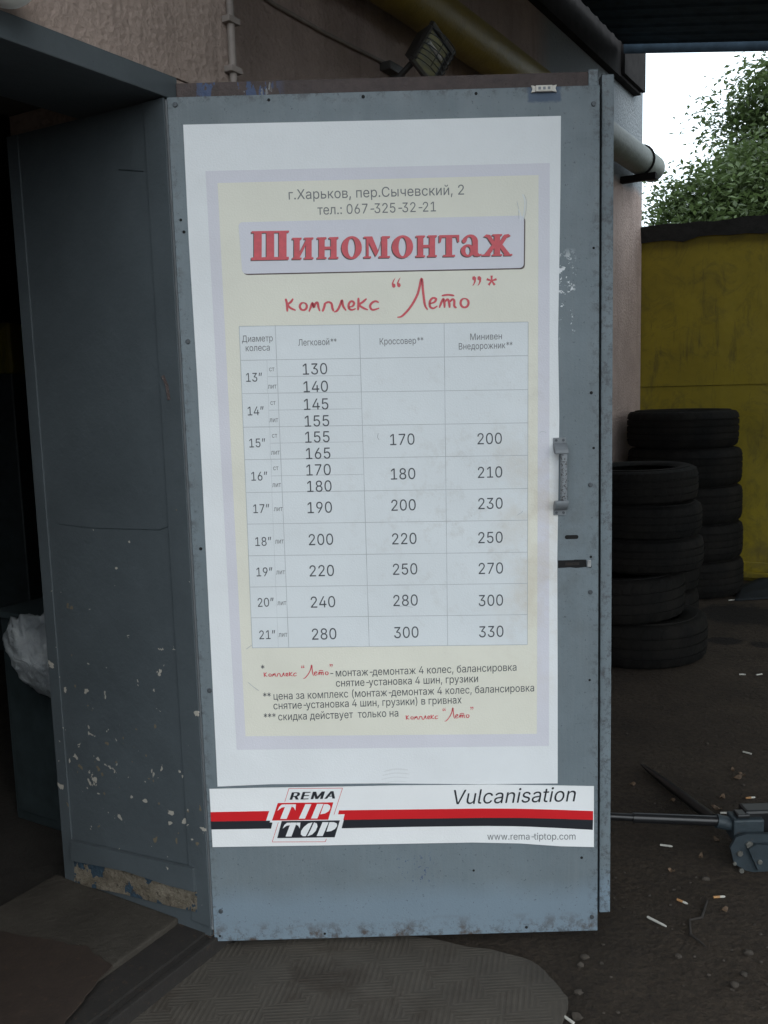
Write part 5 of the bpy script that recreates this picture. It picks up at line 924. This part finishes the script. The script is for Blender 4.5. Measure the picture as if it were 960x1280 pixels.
# smooth the outline a little
def chaikin(P):
    out = []
    for i in range(len(P)):
        a, e = P[i], P[(i+1) % len(P)]; out += [a*.75+e*.25, a*.25+e*.75]
    return out
P3 = chaikin(chaikin(P3)); P3 = [q+Vector((mnoise.noise(q*9), mnoise.noise(q*9+Vector((5, 5, 5))), 0))*.016+Vector((mnoise.noise(q*40), mnoise.noise(q*40+Vector((5, 5, 5))), 0))*.006 for q in P3]; b.poly(P3, (0, 0, -.011)); o = b.build('rubber_mat', M['mat'], loc=tuple(gpx(480, 1230)))
tag(o, 'worn ribbed rubber mat lying on the ground under the door', 'mat')

# ------------------------------------------------------------------ tyres
def make_tyre(R, r, wd, grooves=(.24, .41, .59, .76), seg=96):
    """closed lathe: tread with grooves and shoulder lugs, bulging sidewalls, hollow carcass; returns a mesh with its base at z=0"""
    dp_ = .008; pr = [(r, .10*wd), (r+.012, .045*wd), (lerp(r, R, .35), .0), (lerp(r, R, .62), .0), (lerp(r, R, .64), .006), (R-.024, .035*wd), (R-.008, .09*wd)]
    gi = len(pr)
    for g_ in grooves:
        pr += [(R, g_*wd-.006), (R-dp_, g_*wd-.004), (R-dp_, g_*wd+.004), (R, g_*wd+.006)]
    ge = len(pr)
    pr += [(R-.008, .91*wd), (R-.024, .965*wd), (lerp(r, R, .64), wd-.006), (lerp(r, R, .62), wd), (lerp(r, R, .35), wd), (r+.012, .955*wd), (r, .90*wd), (r+.01, .86*wd), (R-.022, .80*wd), (R-.016, .5*wd), (R-.022, .2*wd), (r+.01, .14*wd)]
    bm = bmesh.new(); n = len(pr); rings = []
    for k in range(seg):
        a = 2*math.pi*k/seg; ring_ = []
        for i, (q, z) in enumerate(pr):
            if i in (gi-1, gi-2, ge, ge+1) and k % 4 == 0: q -= .007
            ring_.append(bm.verts.new((q*math.cos(a), q*math.sin(a), z)))
        rings.append(ring_)
    for k in range(seg):
        A, B_ = rings[k], rings[(k+1) % seg]
        for i in range(n): bm.faces.new((A[i], B_[i], B_[(i+1) % n], A[(i+1) % n]))
    bmesh.ops.recalc_face_normals(bm, faces=bm.faces[:])
    me = bpy.data.meshes.new('tyre'); bm.to_mesh(me); bm.free(); me.materials.append(M['rubber'])
    for p in me.polygons: p.use_smooth = True
    me.set_sharp_from_angle(angle=R_(35)); return me
TYRES = {'big': make_tyre(.380, .235, .2525), 'mid': make_tyre(.328, .205, .205, (.33, .66)), 'small': make_tyre(.305, .195, .180, (.3, .5, .7)), 'low': make_tyre(.376, .23, .235, (.28, .5, .72))}
def tyre(kind, loc, label, tilt=(0, 0), k=1.0, grp='old tyres stacked by the yellow wall'):
    o = bpy.data.objects.new('tyre', TYRES[kind]); col.objects.link(o); o.location = loc; o.scale = (k, k, 1)
    o.rotation_euler = (R_(tilt[0]), R_(tilt[1]), random.uniform(0, 6)); return tag(o, label, 'tyre', grp)
WORD = ['topmost', 'second from the top', 'middle', 'second from the bottom', 'bottom']
for i in range(5):                                   # tall stack against the yellow wall
    dx_ = (-.012, .004, .008, .012, .018)[i]
    tyre('big', (2.10+dx_+random.uniform(-.006, .006), 6.40+random.uniform(-.02, .02), .2528*(4-i)+.001), WORD[i]+' tyre of the tall stack against the yellow wall', k=(.975, 1.0, 1.0, 1.01, 1.01)[i])
tyre('low', (1.355, 4.90, .001), 'large bottom tyre of the mixed stack beside the door edge')
tyre('low', (1.235, 4.88, .2365), 'large tyre shifted left, second from the bottom of the mixed stack', (.5, -1.2), .98)
tyre('small', (1.392, 4.90, .478), 'small tyre in the middle of the mixed stack beside the door', (.4, -1.0), 1.03)
tyre('small', (1.386, 4.91, .660), 'small tyre second from the top of the mixed stack beside the door', (.3, -.6), 1.02)
tyre('small', (1.372, 4.91, .842), 'small topmost tyre of the mixed stack beside the door', (.8, -1.2), 1.0)
tyre('mid', (1.612, 5.64, .001), 'bottom tyre half hidden in the gap between the two stacks')
tyre('mid', (1.612, 5.64, .2065), 'upper tyre half hidden in the gap between the two stacks', k=1.0)

# rubber flap leaning at the foot of the yellow shed
b = MB(); nx, ny = 14, 8; vs = []
p0, p1 = gpx(918, 752), gpx(990, 748)
ax = (p1-p0); back = Vector((.2, .42, 0)); rr = random.Random(9)
for j in range(ny+1):
    for i in range(nx+1):
        u, v = i/nx, j/ny; hgt = (.008+.085*min(1, 1.6*u))*v**1.3*(1+.15*math.sin(5*u+2*v))
        vs.append(p0+ax*u+back*v*(1-.35*u)+Vector((0, 0, .006+hgt+.012*mnoise.noise(Vector((u*4, v*4, 1))))))
b.faces(vs, [(j*(nx+1)+i, j*(nx+1)+i+1, (j+1)*(nx+1)+i+1, (j+1)*(nx+1)+i) for j in range(ny) for i in range(nx)])
o = b.build('rubber_flap', M['flap'], loc=tuple(p0), smooth=180); q = o.modifiers.new('thickness', 'SOLIDIFY'); q.thickness = .006
tag(o, 'bent dark rubber sheet on the ground by the tall tyre stack', 'rubber sheet')

# ------------------------------------------------------------------ trolley jack and bars on the ground
jk = thing('trolley_jack', 'blue grey trolley jack with bolted plates lying at the right edge', 'jack', tuple(gpx(945, 1085)))
base = gpx(945, 1090); yj = base.y
def jp(px, py, y=None): return dpx(px, py, y or yj)
b = MB(); pl = [(913, 1060), (920, 1047), (932, 1043), (975, 1042), (1030, 1048), (1040, 1075), (1000, 1092), (948, 1092), (932, 1088), (918, 1080)]
b.poly([jp(*q) for q in pl], (0, .010, 0)); bmesh.ops.bevel(b.bm, geom=b.bm.edges[:], offset=.002, segments=2, affect='EDGES'); b.build('side_plate', M['jack'], jk)
b = MB(); b.poly([jp(x, y, yj+.11) for x, y in pl], (0, .010, 0)); b.build('side_plate', M['jack'], jk)
b = MB(); pl = [(936, 1062), (945, 1056), (1030, 1056), (1035, 1085), (948, 1089)]; b.poly([jp(*q, yj-.014) for q in pl], (0, .0135, 0)); bmesh.ops.bevel(b.bm, geom=b.bm.edges[:], offset=.004, segments=2, affect='EDGES'); b.build('cover_plate', M['jack'], jk)
for px, py, r, dy in ((936.5, 1055.5, .0115, 0), (924.5, 1066.5, .0092, 0), (918, 1079, .0055, 0), (926.5, 1088, .0075, 0), (949.5, 1077, .007, -.014)):
    p = jp(px, py, yj+dy-.0002); b = MB(); b.cyl(p, (0, -1, 0), r, .006, 6 if r > .009 else 12, .001); b.build('bolt', M['bolt'], jk)
p = jp(957, 1098, yj+.02); b = MB(); b.cyl((p.x, yj+.02, p.z), (0, 1, 0), .042, .03, 24, .004); b.cyl((p.x, yj+.06, p.z), (0, 1, 0), .042, .03, 24, .004); b.build('wheel', M['blackrod'], jk, smooth=50)
p0, p1 = jp(913, 1020, yj+.05), jp(946, 1044, yj+.05)
b = MB(); b.box((p0.x, yj+.02, p1.z-.006), (p1.x+.01, yj+.085, p0.z), None, .006); b.build('socket_block', M['jack'], jk)
b = MB(); b.box((jp(927, 1030).x, yj+.03, p0.z), (jp(943, 1030).x, yj+.07, p0.z+.012), None, .004); b.build('pawl', M['blackrod'], jk)
b = MB(); b.box((jp(930, 1030).x+.02, yj+.04, p1.z+.005), (jp(1040, 1030).x, yj+.1, p0.z+.018), None, .008); b.build('frame', M['blackrod'], jk)
c0 = jp(914, 1030, yj+.055); c1 = jp(895, 1026, yj+.055); c2 = jp(791, 1022, yj+.07); c3 = jp(735, 1019, yj+.08)
b = MB(); b.tube([c0, c1], .021, 16); b.build('collar', M['jack'], jk, smooth=50)
b = MB(); b.tube([c1+Vector((.004, 0, 0)), c2], .0155, 16); b.build('handle', M['blackrod'], jk, smooth=50)
b = MB(); b.tube([c2+Vector((.004, 0, 0)), c3], .0115, 14); b.build('handle_rod', M['blackrod'], jk, smooth=50)
e0_, e1_ = gpx(802, 956, .012), gpx(892, 1024, .03)
b = MB(); pth = [e0_.lerp(e1_, i/8) for i in range(9)]; b.tube(pth, [.005, .010, .013, .015, .016, .017, .0175, .018, .018], 14)
o = b.build('pry_bar', M['blackrod'], loc=tuple(e0_), smooth=50); tag(o, 'black tapered bar lying slanted on the dirt above the jack handle', 'bar')

# ------------------------------------------------------------------ litter
def butt(px, py, ang, ln, tip, label, r=.0036):
    p = gpx(px, py, r+.001); d = Vector((math.cos(ang), math.sin(ang), 0)); a = p-d*ln/2
    if tip is None:
        b = MB(); b.tube([a, p, p+d*ln/2], r, 8); o = b.build('cigarette_butt', M['cigw'], loc=tuple(p), smooth=60)
        return tag(o, label, 'cigarette butt', 'cigarette butts on the dirt')
    t_ = thing('cigarette_butt', label, 'cigarette butt', tuple(p), 'cigarette butts on the dirt')
    b = MB(); b.tube([a, a+d*ln*.55], r, 8); b.build('filter', M['cigt'] if tip else M['cigw'], t_, smooth=60)
    b = MB(); b.tube([a+d*ln*.56, a+d*ln*.8, p+d*ln/2], [r*.9, r, r*.6], 8); b.build('paper', M['cigw'], t_, smooth=60); return t_
for q in ((821, 1152, -.9, .060, 0, 'long white bent cigarette butt right of the door bottom corner'), (706, 1271, -.95, .055, None, 'white cigarette butt at the corner of the ribbed mat'), (833, 1057, -.35, .038, 0, 'white cigarette butt on the dirt below the jack handle'),
          (853, 1127, -.8, .032, 1, 'brown tipped cigarette butt crushed into the dirt below the jack'), (899, 1121, 0.05, .034, 1, 'orange cigarette filter on the dirt under the jack plates'), (907, 1016, 0.0, .036, None, 'white cigarette butt touching the jack collar'),
          (934, 941, -.8, .034, None, 'white cigarette butt farther up near the right edge'), (938, 997, .1, .034, 1, 'tan cigarette butt above the jack body'), (915, 750, .2, .05, None, 'pale cigarette butt at the foot of the tall tyre stack'),
          (949, 843, .3, .034, None, 'white scrap of cigarette at the far right edge beyond the tyres'), (928, 843, -.2, .030, None, 'small white cigarette stub to the right of the large tyre')): butt(*q)
def pebble(px, py, r, sq=.6, label='small grey pebble lying loose on the dirt', m='stone', name='pebble', cat='pebble', grp='pebbles on the dirt'):
    p = gpx(px, py, r*.35); b = MB(); bmesh.ops.create_icosphere(b.bm, subdivisions=2, radius=1); of = Vector((px, py, 0))
    for v in b.bm.verts: v.co = p + Vector((v.co.x*r, v.co.y*r*.8, v.co.z*r*sq))*(1+.45*mnoise.noise(v.co*1.3+of))
    return tag(b.build(name, M[m], loc=tuple(p), smooth=40), label, cat, grp)
rp_ = random.Random(21)
for px, py, r in ((731, 1196, .011), (725, 1206, .010), (723, 1240, .011), (752, 1204, .006), (918, 1231, .011), (848, 1195, .010), (882, 1098, .011), (721, 1271, .014), (930, 1218, .010), (935, 1190, .012)): pebble(px, py, r, label='grey pebble among the larger ones loose on the dirt')
for _ in range(34):
    px, py = rp_.uniform(725, 960), rp_.uniform(1090, 1280); pebble(px, py, rp_.uniform(.0025, .0055))
for _ in range(10): pebble(rp_.uniform(770, 960), rp_.uniform(870, 1010), rp_.uniform(.003, .006))
for _ in range(12): pebble(rp_.uniform(100, 250), rp_.uniform(1105, 1150), rp_.uniform(.003, .006)) if False else None
def dry_leaf(px, py, s, a):
    p = gpx(px, py, .006); b = MB(); out = []
    for i in range(10):
        t = 2*math.pi*i/10; out.append(Vector((math.cos(t)*s*(1+.3*math.cos(3*t)), math.sin(t)*s*.55, .005*math.sin(2*t+a))))
    rt = Matrix.Rotation(a, 3, 'Z'); b.poly([p+rt @ v for v in out], (0, 0, .0015)); b.bm.normal_update(); bmesh.ops.triangulate(b.bm, faces=b.bm.faces[:])
    return tag(b.build('dry_leaf', M['leafd'], loc=tuple(p)), 'curled brown dry leaf fragment on the dirt near the jack', 'leaf', 'dry leaf bits by the jack')
for q in ((921, 972, .02, .4), (916, 962, .012, 1.2), (928, 968, .013, 2.2), (903, 996, .016, .9), (897, 1010, .018, 2.4), (840, 1000, .010, .2), (896, 1049, .013, 2.0), (876, 1070, .012, 1.0), (840, 1088, .010, 2.7), (790, 980, .012, .2), (905, 1137, .012, .4)): dry_leaf(*q)
b = MB(); b.tube([gpx(*q, .004) for q in ((884, 1126), (877, 1147), (862, 1150), (863, 1168), (874, 1176), (882, 1183))], [.003, .004, .003, .004, .003, .002], 6)
tag(b.build('twig', M['twig'], loc=tuple(gpx(870, 1155))), 'thin dark crooked twig on the dirt below the jack', 'twig')

# ------------------------------------------------------------------ trees behind the shed
def tree(label, base, h, crown, nclump, nleaf, lsize, m, seed, sq=(1, 1, 1)):
    rn = random.Random(seed); t_ = thing('leafy_tree', label, 'tree', base, 'trees behind the yellow shed'); B0 = Vector(base)
    b = MB(); top = B0+Vector((.2, 0, h)); b.tube([B0, B0+Vector((.05, 0, h*.2)), B0+Vector((0, .1, h*.4)), B0+Vector((.1, 0, h*.62))], [.16, .12, .08, .02], 10)
    lv = MB(); cl = []
    for i in range(nclump):
        while True:
            q = Vector((rn.uniform(-1, 1), rn.uniform(-1, 1), rn.uniform(-1, 1)))
            if .25 < q.length < 1: break
        c = B0+Vector((0, 0, h*.62))+Vector((q.x*crown[0], q.y*crown[1], q.z*crown[2])); cl.append((c, rn.uniform(.22, .55)))
        if i % 3 == 0:
            s0 = B0+Vector((0, 0, h*rn.uniform(.25, .6))); b.tube([s0, s0.lerp(c, .5)+Vector((0, 0, .15)), c], [.045, .028, .008], 6)
    for c, r in cl:
        for _ in range(int(nleaf*r/.4)):
            d = Vector((rn.gauss(0, 1), rn.gauss(0, 1), rn.gauss(0, .75))); p = c+d*r*.55
            n = Vector((rn.gauss(0, .7), rn.gauss(0, .7), 1)).normalized(); u = n.orthogonal().normalized(); u = Matrix.Rotation(rn.uniform(0, 6.28), 3, n) @ u; v = n.cross(u); s = lsize*rn.uniform(.6, 1.25)
            lv.faces([p-u*s, p-v*s*.45+n*s*.12, p+u*s, p+v*s*.45+n*s*.12], [(0, 1, 2, 3)])
    b.build('trunk', M['bark'], t_); 
    me = bpy.data.meshes.new('crown'); lv.bm.to_mesh(me); lv.bm.free(); me.transform(Matrix.Translation(-B0)); me.materials.append(m)
    o = bpy.data.objects.new('crown', me); col.objects.link(o); o.parent = t_; WL[o.name] = tuple(B0)
def tb(px, Y_): r = ray(px, 470); q = r*(Y_/r.y); return (q.x, q.y, 0)
tree('dense green tree behind the yellow shed, next to the workshop corner', tb(948, 11.5), 5.15, (1.2, 1.0, 1.05), 125, 300, .049, M['leafa'], 4)
tree('taller light green tree rising behind the shed at the right edge', tb(1015, 13), 7.0, (1.25, 1.2, 1.75), 115, 300, .053, M['leafa'], 8)
tree('low bushy tree between the workshop corner and dense tree', tb(858, 12.5), 4.15, (.85, .8, .62), 58, 270, .048, M['leafb'], 15)
